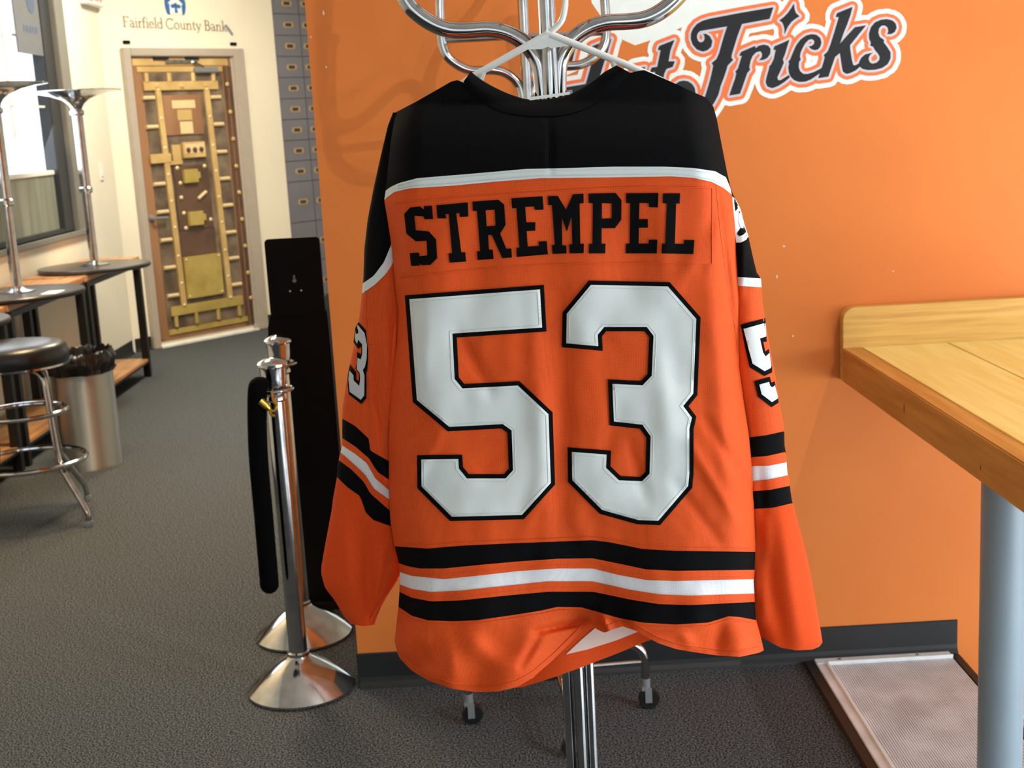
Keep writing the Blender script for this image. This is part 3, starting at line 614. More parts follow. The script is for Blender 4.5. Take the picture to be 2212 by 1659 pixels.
# ------------------------------------------------------------------ coat racks
def coat_rack(loc, label):
    t = empty('coat_rack', loc, label, 'coat rack', 'chrome tubular rolling coat racks')
    ARM = [(.011, 1.45), (.011, 1.56), (.0115, 1.59), (.014, 1.616), (.022, 1.634), (.036, 1.650), (.056, 1.662), (.081, 1.668), (.11, 1.668), (.133, 1.670), (.154, 1.678), (.174, 1.692), (.188, 1.708), (.196, 1.73), (.198, 1.76), (.197, 1.82), (.193, 1.90), (.186, 1.97)]
    for k, (cx, cy) in enumerate(((-1, 0), (1, 0), (0, 1), (0, -1))):
        dz = 0 if k < 2 else .24
        low = [(.235, .075), (.235, .13), (.225, .165), (.195, .185), (.14, .19), (.07, .19), (.03, .20), (.013, .235), (.011, .30)]
        mid = .0165 if k < 2 else .0085
        low[-2:] = [(mid+.002, .235), (mid, .30)]
        pts = [(cx*r, cy*r, z) for r, z in low]+[(cx*mid, cy*mid, z) for z in (.6, 1.0)]+[(cx*(mid+.011)/2, cy*(mid+.011)/2, 1.3)]+[(cx*r, cy*r, z+dz) for r, z in ARM]
        pp = smoothpath(pts, 4); rad = [interp([(.2, .0113), (.3, .0075), (1.1, .0075), (1.62, .0113)], p.z) for p in pp]
        MB().tube(pp, rad, 14).build('arm_tube', 'chrome', t, smooth=True)
        MB().ball((cx*.186, cy*.186, 1.97+dz), .0165).build('end_cap', 'black_metal', t, smooth=True)
        cs = MB(); cs.lathe([(.0125, .062), (.0125, .085)], 14, (cx*.235, cy*.235, 0))
        cs.box(cx*.235-.012, cx*.235+.012, cy*.235-.013, cy*.235+.013, .054, .064)
        for s in (-1, 1): cs.box(cx*.235-.004, cx*.235+.014, cy*.235+s*.0125-.0015, cy*.235+s*.0125+.0015, .02, .06)
        cs = cs.build('caster', 'zinc', t)
        wh = MB(); wh.lathe([(.012, -.009), (.026, -.009), (.028, -.006), (.028, .006), (.026, .009), (.012, .009)], 24)
        wh.v = [(cx*.235+.008+x, cy*.235+z, .0285+y) for x, y, z in wh.v]; wh.build('wheel', 'black_metal', cs, smooth=True)
    MB().tube([(-.197, .0, 1.742), (.197, .0, 1.742)], .0072, 10).build('hanging_rod', 'chrome', t, smooth=True)
    MB().tube([(-.23, .0, .132), (.23, .0, .132)], .0055, 8).build('brace', 'chrome', t, smooth=True)
    MB().tube([(0, -.23, .132), (0, .23, .132)], .0055, 8).build('brace', 'chrome', t, smooth=True)
    for z in (1.572, 1.0, .36):
        bl = MB(); bl.tube([(-.026, 0, z), (.03, 0, z)], .0042, 10); bl.tube([(.022, 0, z), (.03, 0, z)], .0095, 6); bl.tube([(-.0275, 0, z), (-.0225, 0, z)], [.005, .009], 12); bl.build('bolt', 'chrome_dull', t)
    return t
r1 = coat_rack((.085, 1.862, 0), 'front chrome coat rack the jersey hangs from')
r2 = copy_tree(r1); r2.location = (.092, 3.25, 0); r2.rotation_euler = (0, 0, math.radians(4)); r2['label'] = 'rear chrome coat rack standing close to the orange wall'

# ------------------------------------------------------------------ hanger
hg = empty('clothes_hanger', (.085, 1.80, 1.45), 'white plastic clothes hanger holding the jersey', 'hanger'); ho = hg.location
YH = 1.792
def hp(x, y, Y=YH): return on_y(x, y, Y)
ap = hp(1183, 73)
for pts in ([hp(1186, 72), hp(1020, 166), hp(930, 232), hp(890, 262)], [hp(1178, 70), hp(1349, 138), hp(1450, 185), hp(1510, 222)]):
    MB().tube(smoothpath([pts[0], pts[0].lerp(pts[1], .9), pts[1], pts[2], pts[3]], 5), .0048, 12).build('arm', 'plastic_white', hg, smooth=True, origin=ho)
MB().tube([hp(890, 262), hp(1200, 268), hp(1510, 222)], .0042, 10).build('bottom_bar', 'plastic_white', hg, smooth=True, origin=ho)
slab(MB(), [(1184, 74), (1130, 107), (1170, 106), (1184, 101), (1190, 104), (1242, 97)], [], lambda u, v, t: on_y(u, v, YH+.0015-t), 0, .003).build('web', 'plastic_white', hg, origin=ho)
for a_, c_ in (((1046, 150), (1036, 178)), ((1322, 127), (1330, 150))): MB().tube([hp(*a_), hp(*c_)], .004, 8).build('strap_notch', 'plastic_white', hg, smooth=True, origin=ho)
hk = [hp(1188, 70), hp(1204, 56, YH), hp(1214, 42, YH), hp(1219, 22, YH+.005), hp(1221, 0, YH+.02)]
e_ = hk[-1]; hk += [Vector((e_.x+.002, 1.838, 1.735)), Vector((e_.x+.002, 1.846, 1.752)), Vector((e_.x+.001, 1.862, 1.7555)), Vector((e_.x, 1.877, 1.748)), Vector((e_.x, 1.882, 1.728))]
MB().tube(smoothpath(hk, 5), .0042, 10).build('hook', 'plastic_white', hg, smooth=True, origin=ho)

# ------------------------------------------------------------------ jersey
D0 = 1.70
XLB = [(230, 856), (243, 854), (300, 845), (360, 838), (412, 833), (432, 830), (480, 838), (540, 847), (580, 850), (623, 854), (670, 860), (739, 858), (797, 850), (851, 845), (942, 840), (1050, 840), (1123, 843), (1174, 851), (1202, 858), (1230, 864), (1275, 863), (1307, 861), (1359, 855), (1384, 852), (1415, 860), (1460, 885), (1500, 930)]
XRB = [(220, 1538), (255, 1548), (318, 1560), (374, 1571), (412, 1579), (421, 1581), (480, 1587), (530, 1590), (580, 1594), (634, 1596), (688, 1595), (797, 1597), (869, 1607), (942, 1618), (1014, 1625), (1086, 1628), (1180, 1632), (1233, 1630), (1254, 1628), (1289, 1630), (1338, 1633), (1370, 1642), (1404, 1650), (1500, 1650)]
YT = [(854, 243), (900, 219), (940, 196), (975, 176), (988, 173), (1001, 178), (1026, 206), (1070, 235), (1114, 247), (1188, 251), (1247, 241), (1305, 212), (1344, 176), (1361, 157), (1391, 151), (1440, 172), (1498, 199), (1526, 211), (1540, 230)]
P1 = [(830, 415), (834, 411), (845, 403), (863, 395), (901, 385), (1011, 376), (1136, 365), (1230, 363), (1325, 360), (1435, 360), (1498, 363), (1545, 370), (1570, 384), (1581, 415)]
P2 = [(828, 434), (832, 430), (851, 415), (885, 407), (979, 401), (1073, 392), (1167, 385), (1320, 383), (1451, 381), (1498, 384), (1538, 393), (1563, 406), (1583, 422)]
B1 = [(850, 1180), (924, 1185), (994, 1179), (1099, 1174), (1204, 1170), (1280, 1167), (1320, 1172), (1389, 1186), (1459, 1190), (1632, 1192)]
B2 = [(860, 1216), (880, 1223), (907, 1228), (959, 1228), (1029, 1221), (1116, 1213), (1204, 1207), (1280, 1206), (1320, 1214), (1396, 1230), (1459, 1233), (1632, 1231)]
B3 = [(862, 1235), (889, 1244), (959, 1251), (1029, 1244), (1116, 1234), (1204, 1228), (1280, 1228), (1337, 1242), (1396, 1253), (1459, 1255), (1632, 1251)]
B4 = [(862, 1262), (889, 1272), (931, 1279), (994, 1276), (1099, 1265), (1186, 1256), (1280, 1256), (1361, 1274), (1424, 1284), (1494, 1287), (1632, 1282)]
B5 = [(862, 1278), (889, 1291), (931, 1299), (994, 1297), (1099, 1286), (1186, 1278), (1280, 1278), (1361, 1295), (1424, 1305), (1494, 1307), (1632, 1300)]
B6 = [(860, 1310), (889, 1330), (924, 1340), (977, 1342), (1029, 1340), (1099, 1330), (1169, 1319), (1204, 1311), (1256, 1312), (1285, 1320), (1337, 1335), (1389, 1345), (1459, 1349), (1529, 1345), (1553, 1338), (1574, 1331), (1599, 1333), (1636, 1340)]
HEM = [(855, 1412), (865, 1424), (885, 1446), (924, 1470), (976, 1488), (1029, 1495), (1076, 1494), (1116, 1484), (1150, 1464), (1190, 1430), (1225, 1396), (1255, 1366), (1270, 1349), (1276, 1348), (1290, 1360), (1306, 1367), (1328, 1358), (1345, 1353), (1375, 1363), (1400, 1378), (1424, 1390), (1460, 1402), (1494, 1408), (1550, 1416), (1599, 1419), (1640, 1410), (1655, 1402)]
FHEM = [(855, 1405), (900, 1440), (1000, 1480), (1065, 1490), (1130, 1484), (1200, 1462), (1260, 1440), (1330, 1413), (1400, 1384), (1450, 1370), (1500, 1374), (1600, 1392), (1655, 1392)]
FOLDS = [((1213, 640), (1216, 1120), 26, .0045), ((1150, 640), (1180, 1150), 22, -.003), ((1545, 430), (1515, 575), 16, .004), ((1552, 420), (1590, 760), 7, .0035), ((1566, 420), (1604, 800), 8, -.003), ((1575, 470), (1440, 640), 22, -.003), ((1570, 560), (1600, 900), 14, .004), ((1548, 640), (1585, 1150), 20, -.0035),
 ((1520, 900), (1640, 1090), 12, .003), ((1490, 960), (1600, 1140), 12, -.003), ((1455, 1040), (1560, 1180), 12, .0025), ((1360, 960), (1400, 1090), 14, .003), ((990, 720), (1060, 850), 14, .0025), ((880, 960), (930, 900), 12, .003), ((860, 1100), (960, 920), 14, -.003), ((868, 640), (905, 900), 18, .0035),
 ((940, 430), (980, 1160), 60, -.003), ((1340, 420), (1380, 640), 40, .003), ((1430, 430), (1440, 600), 18, -.0025), ((1160, 1050), (1130, 1180), 20, -.0035), ((1240, 1100), (1270, 1200), 22, -.003),
 ((1190, 255), (1190, 370), 7, .0022), ((880, 470), (865, 620), 14, -.003), ((1300, 1010), (1340, 860), 20, .002), ((1420, 740), (1450, 1000), 26, -.003),
 ((1155, 1366), (1268, 1342), 7, .010), ((1165, 1372), (1125, 1440), 9, .006), ((1010, 1380), (1100, 1450), 26, -.005), ((905, 1395), (930, 1450), 14, .004), ((960, 1360), (985, 1470), 20, -.004), ((1300, 1325), (1318, 1365), 9, -.010), ((1345, 1335), (1360, 1360), 9, .006), ((1560, 1345), (1545, 1410), 14, .004), ((1470, 1365), (1500, 1405), 16, -.004)]
def segd(x, y, a, c):
    dx, dy = c[0]-a[0], c[1]-a[1]; L = dx*dx+dy*dy; t = max(0, min(1, ((x-a[0])*dx+(y-a[1])*dy)/L))
    return math.hypot(x-a[0]-t*dx, y-a[1]-t*dy), t
def folds(x, y, F):
    s = 0
    for a, c, w, amp in F:
        if abs(x-(a[0]+c[0])/2) > abs(a[0]-c[0])/2+3*w or abs(y-(a[1]+c[1])/2) > abs(a[1]-c[1])/2+3*w: continue
        d, t = segd(x, y, a, c); s += 1.55*amp*math.exp(-(d/w)**2)*(1-.6*abs(2*t-1)**2)
    return s
def bdepth(x, y):
    l, r = interp(XLB, y), interp(XRB, y); u = (x-l)/(r-l); e = abs(2*u-1)
    d = D0 + .050*max(0, (e-.80)/.20)**2.2 + .012*e*e
    if y < 330: d += .045*max(0, min(1, (330-y)/110))**2
    d += folds(x, y, FOLDS)
    d += .0055*noise.noise(Vector((x/95, y/150, 2.3)))*min(1, max(0, (y-380)/100)) + .0016*noise.noise(Vector((x/40, y/60, 5.1)))*min(1, max(0, (y-560)/160))
    if y > 1080:
        k = min(1, (y-1080)/330)
        wv = -.026*math.exp(-((x-1010)/105)**2) + .030*math.exp(-((x-1262)/80)**2) - .012*math.exp(-((x-1480)/120)**2) + .014*math.exp(-((x-1570)/40)**2)
        d += wv*k
        if y > 1300:
            q = min(1, (y-1300)/130); d += q*(.008*math.sin(x/38)+.010*math.exp(-((x-1330)/26)**2)-.012*math.exp(-((x-1306)/16)**2)+.006*math.sin((x+y*.7)/23))
    return d
def bpt(x, y, off=0.0): return on_y(x, y, bdepth(x, y)-off)
def sheet(A, Bc, xl, xr, nu, nv, fn, u0=0, u1=1):
    mb = MB(); V = []
    for j in range(nv+1):
        for i in range(nu+1):
            u = u0+(u1-u0)*i/nu; v = j/nv; x = interp(xl, A[0][1])*(1-u)+interp(xr, A[0][1])*u; y = 0
            for _ in range(5):
                y = interp(A, x)*(1-v)+interp(Bc, x)*v; x = interp(xl, y)*(1-u)+interp(xr, y)*u
            V.append(fn(x, y))
    mb.add(V, [(j*(nu+1)+i, j*(nu+1)+i+1, (j+1)*(nu+1)+i+1, (j+1)*(nu+1)+i) for j in range(nv) for i in range(nu)]); return mb
je = empty('hockey_jersey', (.1, 1.76, .76), 'orange and black hockey jersey with white number 53 hanging on the front coat rack', 'jersey'); jo = je.location
def jb(mb, name, m, parent=je): return mb.build(name, m, parent, smooth=True, origin=jo, angle=80)
NU = 150
jb(sheet(YT, P1, XLB, XRB, NU, 24, bpt), 'yoke', 'black_fabric')
jb(sheet(P1, P2, XLB, XRB, NU, 3, lambda x, y: bpt(x, y, .0012)), 'shoulder_piping', 'white_twill')
jb(sheet(P2, B1, XLB, XRB, NU, 130, bpt), 'back_panel', 'orange_fabric')
jb(sheet(B1, B2, XLB, XRB, NU, 8, lambda x, y: bpt(x, y, .0004)), 'hem_stripe', 'black_fabric')
jb(sheet(B2, B3, XLB, XRB, NU, 5, lambda x, y: bpt(x, y, .0016)), 'stripe_band', 'orange_fabric')
jb(sheet(B3, B4, XLB, XRB, NU, 6, bpt), 'hem_stripe', 'white_fabric')
jb(sheet(B4, B5, XLB, XRB, NU, 5, lambda x, y: bpt(x, y, .0016)), 'stripe_band', 'orange_fabric')
jb(sheet(B5, B6, XLB, XRB, NU, 8, lambda x, y: bpt(x, y, .0004)), 'hem_stripe', 'black_fabric')
jb(sheet(B6, HEM, XLB, XRB, NU, 26, bpt), 'hem_panel', 'orange_fabric')
# front half of the jersey (far side) with its hem
FT = [(856, 262), (990, 205), (1030, 240), (1100, 300), (1190, 330), (1280, 300), (1350, 225), (1390, 190), (1538, 250)]
def fpt(x, y):
    l, r = interp(XLB, y), interp(XRB, y); e = abs(2*(x-l)/(r-l)-1); k = max(0, 1-e**3)
    d = max(D0+.062+.058*k, bdepth(x, y)+.008)+.003*noise.noise(Vector((x/80, y/120, 9)))
    if y > 1150: d += min(1, (y-1150)/250)*(-.030*math.exp(-((x-1190)/120)**2))
    return on_y(x, y, d)
jb(sheet(FT, FHEM, XLB, XRB, 60, 80, fpt), 'front_panel', 'orange_knit')
slab(pk := MB(), [(1222, 1413), (1255, 1382), (1290, 1352), (1400, 1352), (1378, 1364), (1330, 1383), (1270, 1402)], [], lambda u, v, t: fpt(u, v)-Vector((0, t, 0)), 0, .0012, 14); jb(pk, 'inner_backing', 'pink_backing')
# collar
CU = [(1017, 154), (1030, 165), (1056, 182), (1100, 203), (1144, 215), (1188, 213), (1232, 203), (1276, 179), (1305, 156), (1332, 141)]
CLo = [(1001, 177), (1012, 193), (1026, 206), (1070, 235), (1114, 247), (1188, 251), (1247, 241), (1305, 212), (1344, 176), (1361, 157)]
V = []; n = 40
cu, cl_ = smoothpath([(x, y, 0) for x, y in CU], 5), smoothpath([(x, y, 0) for x, y in CLo], 5)
mb = MB(); NV = 8
for j in range(NV+1):
    for i in range(len(cu)):
        v = j/NV; p = cu[i].lerp(cl_[i], v); bulge = .0045*math.sin(math.pi*min(1, v*1.05)); V.append(on_y(p.x, p.y, bdepth(p.x, p.y)-.002-bulge+.010*(1-v)**2))
for i in range(len(cu)): p = cu[i]; V.append(on_y(p.x, p.y+14, bdepth(p.x, p.y)+.024))
nn = len(cu); mb.add(V, [(j*nn+i, j*nn+i+1, (j+1)*nn+i+1, (j+1)*nn+i) for j in range(NV) for i in range(nn-1)]+[(i+1, i, (NV+1)*nn+i, (NV+1)*nn+i+1) for i in range(nn-1)])
jb(mb, 'collar', 'black_fabric')
slab(tg := MB(), [(1143, 210), (1231, 198), (1231, 204), (1144, 217)], [], lambda u, v, t: on_y(u, v, bdepth(u, v)-.004-t), 0, .001); jb(tg, 'neck_label', 'plastic_white')
jb(MB().tube([bpt(1188+.004*k, 252+k*9, .0002) for k in range(13)], .0007, 6), 'center_seam', 'black_fabric')

# sleeves
SLX = [(240, 850), (271, 838), (334, 823), (406, 807), (475, 794), (537, 787), (600, 785), (633, 782), (693, 775), (740, 766), (798, 753), (878, 740), (932, 739), (961, 740), (979, 735), (1004, 729), (1030, 728), (1080, 719), (1099, 717), (1179, 702), (1225, 694), (1240, 694), (1270, 702), (1298, 724), (1330, 742), (1348, 758)]
SRX = [(240, 872), (300, 868), (432, 855), (480, 862), (580, 872), (700, 880), (797, 872), (942, 862), (1100, 864), (1200, 872), (1230, 872), (1242, 863), (1280, 840), (1318, 819), (1342, 811), (1356, 806)]
RLX = [(230, 1520), (318, 1540), (412, 1558), (530, 1568), (634, 1574), (797, 1576), (942, 1594), (1086, 1604), (1233, 1606), (1338, 1612), (1377, 1640), (1410, 1650)]
RRX = [(230, 1540), (255, 1548), (318, 1560), (374, 1571), (412, 1580), (443, 1595), (484, 1607), (512, 1617), (562, 1628), (597, 1637), (602, 1644), (650, 1647), (688, 1652), (761, 1665), (815, 1675), (862, 1683), (927, 1694), (974, 1695), (981, 1698), (1025, 1701), (1030, 1705), (1050, 1706), (1083, 1711), (1092, 1715), (1122, 1722), (1180, 1738), (1244, 1752), (1345, 1770), (1387, 1777), (1400, 1768), (1410, 1760)]
SF = [((800, 640), (830, 1000), 10, .003), ((760, 960), (830, 1080), 14, -.003), ((740, 1120), (760, 1280), 18, -.004), ((790, 1150), (800, 1330), 12, .004), ((830, 1180), (812, 1330), 10, -.005), ((835, 650), (845, 900), 14, -.003)]
RF = [((1640, 1000), (1650, 1110), 10, .002), ((1640, 1150), (1690, 1380), 16, .004), ((1690, 1130), (1725, 1390), 18, -.004), ((1615, 420), (1600, 640), 9, -.004), ((1655, 1130), (1650, 1340), 12, -.003)]
def sleeve(xl, xr, base, bulge, F, seed):
    def depth(x, y):
        l, r = interp(xl, y), interp(xr, y); u = max(0, min(1, (x-l)/max(r-l, 1))); k = math.sqrt(max(0, 1-(2*u-1)**2))
        a = min(1, max(.2, (y-240)/300))
        return base-bulge*k*a+folds(x, y, F)+.0018*noise.noise(Vector((x/45, y/90, seed)))*k
    near = lambda x, y, off=0.0: on_y(x, y, depth(x, y)-off)
    def far(x, y):
        l, r = interp(xl, y), interp(xr, y); u = max(0, min(1, (x-l)/max(r-l, 1))); k = math.sqrt(max(0, 1-(2*u-1)**2))
        return on_y(x, y, base+bulge*.8*k*min(1, max(.2, (y-240)/300)))
    return near, far
nl, fl = sleeve(SLX, SRX, 1.792, .030, SF, 3.3)
nr, fr_ = sleeve(RLX, RRX, 1.792, .032, RF, 6.1)
C0 = [(600, 243), (900, 243)]
LP1 = [(780, 615), (784, 612), (807, 596), (829, 567), (844, 531), (850, 508), (875, 470)]
LP2 = [(780, 635), (784, 633), (811, 614), (833, 592), (847, 572), (852, 552), (875, 512)]
L1 = [(736, 902), (768, 921), (797, 948), (801, 974), (838, 995), (875, 1010)]
L2 = [(736, 944), (768, 965), (797, 990), (815, 1019), (838, 1035), (875, 1050)]
L3 = [(736, 960), (768, 981), (793, 1001), (811, 1033), (838, 1057), (875, 1075)]
L4 = [(733, 975), (768, 1006), (789, 1026), (807, 1055), (838, 1077), (875, 1095)]
L5 = [(728, 991), (760, 1015), (786, 1041), (800, 1066), (840, 1101), (875, 1118)]
L6 = [(725, 1028), (750, 1052), (778, 1072), (790, 1107), (806, 1123), (845, 1137), (875, 1145)]
LC = [(690, 1346), (758, 1348), (785, 1353), (805, 1350), (830, 1348), (875, 1346)]
def R_(*p): return [(p[0][0]-60, p[0][1])]+list(p)
RP1 = R_((1590, 598), (1650, 602)); RP2 = R_((1590, 617), (1650, 621))
R1 = R_((1595, 948), (1618, 945), (1657, 940), (1696, 931)); R2 = R_((1600, 990), (1621, 988), (1657, 985), (1698, 976)); R3 = R_((1600, 1008), (1624, 1007), (1661, 1006), (1702, 998))
R4 = R_((1600, 1040), (1626, 1039), (1661, 1036), (1704, 1026)); R5 = R_((1600, 1063), (1628, 1061), (1665, 1058), (1708, 1049)); R6 = R_((1600, 1101), (1630, 1099), (1668, 1097), (1716, 1086))
RC = R_((1635, 1372), (1648, 1378), (1686, 1399), (1721, 1405), (1756, 1403), (1772, 1396))
def make_sleeve(curves, xl, xr, near, far, side):
    root = jb(sheet(curves[0], curves[1], xl, xr, 26, 44, near), 'sleeve', 'black_fabric'); root['label'] = side
    spec = [('sleeve_piping', 'white_twill', 4, .0012), ('sleeve_fabric', 'orange_fabric', 40, 0), ('sleeve_stripe', 'black_fabric', 8, .0004), ('stripe_band', 'orange_fabric', 4, .0012), ('sleeve_stripe', 'white_fabric', 6, 0), ('stripe_band', 'orange_fabric', 4, .0012), ('sleeve_stripe', 'black_fabric', 8, .0004), ('cuff', 'orange_knit', 36, 0)]
    for k, (nm, m, nv, off) in enumerate(spec): jb(sheet(curves[k+1], curves[k+2], xl, xr, 26, nv, lambda x, y: near(x, y, off)), nm, m, root)
    jb(sheet(curves[0], curves[1], xl, xr, 20, 30, far), 'sleeve_underside', 'black_fabric', root)
    jb(sheet(curves[1], curves[-1], xl, xr, 20, 40, far), 'sleeve_underside', 'orange_knit', root)
    return root
sl_ = make_sleeve([C0, LP1, LP2, L1, L2, L3, L4, L5, L6, LC], SLX, SRX, nl, fl, 'left sleeve with black, white and orange stripes')
sr_ = make_sleeve([[(1400, 236), (1700, 236)], RP1, RP2, R1, R2, R3, R4, R5, R6, RC], RLX, RRX, nr, fr_, 'right sleeve with black, white and orange stripes')
jb(MB().tube([nl(x, y, .0006) for x, y in [(790, 628), (790, 680), (795, 760), (797, 850), (798, 945)]], .0008, 6), 'sleeve_seam', 'orange_thread', sl_)
jb(MB().tube([nl(x, y, .001) for x, y in [(858, 1250), (840, 1278), (815, 1315), (800, 1340)]], .0014, 6), 'cuff_seam', 'orange_thread', sl_)

def applique(poly, holes, fn, name, m, parent, thick=.0012, base=.0004, step=9):
    mb = MB(); slab(mb, poly, holes, lambda u, v, t: fn(u, v, t), base, base+thick, step); return jb(mb, name, m, parent)
def cr(pts, ox, oy, s): return [(ox+x/s, oy+y/s) for x, y in pts]
N5 = cr([(537,160),(1368,98),(1384,376),(848,412),(860,650),(893,690),(1222,673),(1420,858),(1435,1290),(1248,1497),(808,1508),(612,1312),(610,1115),(880,1112),(885,1185),(920,1228),(1128,1228),(1158,1195),(1150,980),(1115,955),(795,972),(585,798)], 680, 580, 2.764)
N3 = cr([(255,72),(738,82),(922,292),(903,757),(850,822),(897,885),(880,960),(880,1225),(872,1310),(680,1533),(545,1528),(320,1465),(130,1275),(127,1068),(387,1088),(383,1180),(445,1240),(562,1245),(592,1215),(598,1010),(560,957),(380,937),(368,662),(565,672),(605,630),(615,410),(588,375),(358,375),(333,405),(338,492),(93,470),(97,262)], 1180, 580, 2.765)
for P, lab in ((N5, 'white number five with black border'), (N3, 'white number three with black border')):
    o = applique(P, [], bpt, 'number', 'black_fabric', je, .0012, .0006, 8); o['label'] = lab
    applique(inset(P, 9.2), [], bpt, 'number_face', 'white_twill', o, .0010, .0018, 8)
    st_ = inset(P, 15); jb(MB().tube([bpt(x, y, .0029) for x, y in [tuple(v) for v in resample(st_, 6)]], .0005, 5, True), 'stitching', 'white_thread', o)
k1, k2 = (760, 130, 3.191), (1200, 130, 3.191)
LET = [
 ([(360,1060),(402,1015),(470,1008),(497,1030),(497,1005),(552,1003),(560,1095),(500,1097),(497,1078),(430,1072),(440,1172),(530,1180),(580,1235),(588,1365),(540,1412),(480,1413),(468,1398),(470,1415),(408,1418),(398,1330),(460,1325),(467,1352),(520,1345),(515,1245),(440,1248),(375,1195)], [], k1),
 ([(583,1000),(800,980),(803,1078),(745,1080),(742,1052),(720,1055),(755,1325),(782,1323),(788,1388),(675,1396),(668,1333),(692,1330),(668,1060),(645,1062),(652,1090),(590,1090)], [], k1),
 ([(832,975),(1010,962),(1050,995),(1060,1135),(1022,1195),(1065,1300),(1100,1298),(1103,1360),(1038,1365),(965,1205),(940,1205),(945,1305),(972,1307),(977,1370),(868,1377),(863,1318),(885,1315),(863,1038),(835,1040)], [[(922,1035),(985,1030),(990,1140),(930,1145)]], k1),
 ([(1100,952),(1315,938),(1322,1030),(1262,1032),(1258,1008),(1195,1012),(1203,1118),(1265,1117),(1265,1175),(1205,1178),(1213,1285),(1290,1280),(1288,1250),(1343,1247),(1352,1338),(1138,1357),(1135,1295),(1155,1292),(1135,1020),(1105,1020)], [], k1),
 ([(1352,937),(1420,935),(1477,1030),(1525,925),(1597,920),(1598,985),(1570,988),(1575,1265),(1600,1265),(1598,1330),(1502,1332),(1498,1270),(1520,1268),(1515,1075),(1483,1180),(1448,1085),(1450,1275),(1478,1278),(1480,1332),(1385,1336),(1380,1275),(1400,1272),(1380,998),(1355,1000)], [], k1),
 ([(228,920),(415,915),(455,965),(453,1100),(410,1158),(318,1158),(318,1265),(345,1265),(343,1332),(230,1332),(232,1265),(255,1265),(258,985),(230,985)], [[(320,985),(388,988),(387,1090),(320,1092)]], k2),
 ([(488,918),(710,915),(706,1015),(645,1013),(642,985),(578,985),(576,1097),(636,1095),(637,1155),(575,1155),(573,1265),(642,1263),(643,1237),(702,1237),(698,1332),(485,1332),(487,1265),(512,1263),(515,985),(488,985)], [], k2),
 ([(742,918),(860,918),(856,988),(832,988),(823,1265),(885,1267),(888,1240),(957,1240),(950,1337),(732,1332),(735,1265),(757,1265),(768,988),(740,985)], [], k2)]
npl = applique([(848, 436), (1000, 425), (1140, 415), (1300, 405), (1400, 402), (1540, 404), (1541, 500), (1541, 572), (1400, 570), (1200, 573), (1040, 583), (862, 601)], [], bpt, 'name_plate', 'orange_fabric', je, .0008, .0002, 12)
for P, Hs, k in LET: applique(cr(P, *k), [cr(h, *k) for h in Hs], bpt, 'letter', 'black_fabric', npl, .0012, .0012, 8)
for pts in ([(850, 438), (1000, 427), (1140, 417), (1300, 407), (1400, 404), (1538, 406)], [(862, 598), (1040, 580), (1200, 570), (1400, 567), (1538, 570)], [(1538, 406), (1538, 500), (1538, 570)]):
    q = smoothpath([(x, y, 0) for x, y in pts], 12); jb(MB().tube([bpt(p.x, p.y, .0014) for p in q], .0006, 5), 'stitching', 'orange_thread', npl)
q = [872+(1640-872)*i/200 for i in range(201)]
jb(MB().tube([bpt(x, interp(HEM, x)-13, .001) for x in q], .0008, 5), 'hem_stitching', 'orange_thread')
for c_, dy in ((B1, -7), (B2, 12), (B4, 12), (B6, 7), (P1, 5), (P2, -5)):
    q = [(860+(1628-860)*i/120) for i in range(121)]; jb(MB().tube([bpt(x, interp(c_, x)+dy, .0018) for x in q if interp(XLB, interp(c_, x))+6 < x < interp(XRB, interp(c_, x))-6], .00045, 5), 'stitching', 'white_thread' if c_ in (P1, P2) else 'orange_thread')
for pts in ([(1546, 400), (1556, 500), (1572, 620), (1586, 700), (1594, 760)],):
    q = smoothpath([(x, y, 0) for x, y in pts], 10); jb(MB().tube([bpt(p.x, p.y, .0002) for p in q], .0006, 6), 'side_seam', 'orange_thread')
# sleeve numbers and shoulder patch
s5 = cr([(275,285),(642,188),(650,240),(662,480),(668,540),(615,545),(645,688),(696,645),(708,700),(728,800),(748,930),(745,1000),(630,1052),(412,920),(345,640)], 1560, 660, 6.911)
s5b = cr([(478,1130),(712,1062),(735,1150),(785,1130),(806,1230),(838,1385),(846,1450),(738,1515),(535,1360)], 1560, 660, 6.911)
s5w = cr([(318,350),(648,258),(660,440),(655,462),(565,492),(610,700),(648,760),(708,708),(735,900),(728,930),(635,980),(455,868),(395,650)], 1560, 660, 6.911)
s5wb = cr([(555,1180),(700,1140),(715,1195),(750,1222),(790,1190),(832,1365),(826,1390),(745,1442),(590,1325)], 1560, 660, 6.911)
for P, wp in ((s5, s5w), (s5b, s5wb)):
    o = applique(P, [], nr, 'sleeve_number', 'black_fabric', sr_, .0010, .0006, 5); applique(wp, [], nr, 'sleeve_number_face', 'white_twill', sr_, .0009, .0016, 5)
s3 = cr([(375,245),(490,375),(505,560),(520,650),(518,800),(505,970),(490,1010),(495,1200),(493,1385),(418,1470),(230,1325),(212,1180),(215,1050),(235,930),(250,880),(340,1000),(340,1100),(380,1130),(385,1020),(330,940),(352,860),(355,690),(415,735),(418,600),(375,650),(300,550),(330,330)], 720, 660, 6.911)
s3w = cr([(362,285),(410,345),(465,410),(502,590),(498,790),(470,920),(440,960),(465,1050),(462,1340),(410,1408),(245,1290),(225,1100),(240,970),(300,1040),(305,1120),(388,1200),(400,1100),(395,1010),(350,950),(360,780),(410,805),(432,720),(430,580),(370,510),(355,570),(315,525),(340,340)], 720, 660, 6.911)
applique(s3, [], nl, 'sleeve_number', 'black_fabric', sl_, .0010, .0006, 5); applique(s3w, [], nl, 'sleeve_number_face', 'grey_twill', sl_, .0009, .0016, 5)
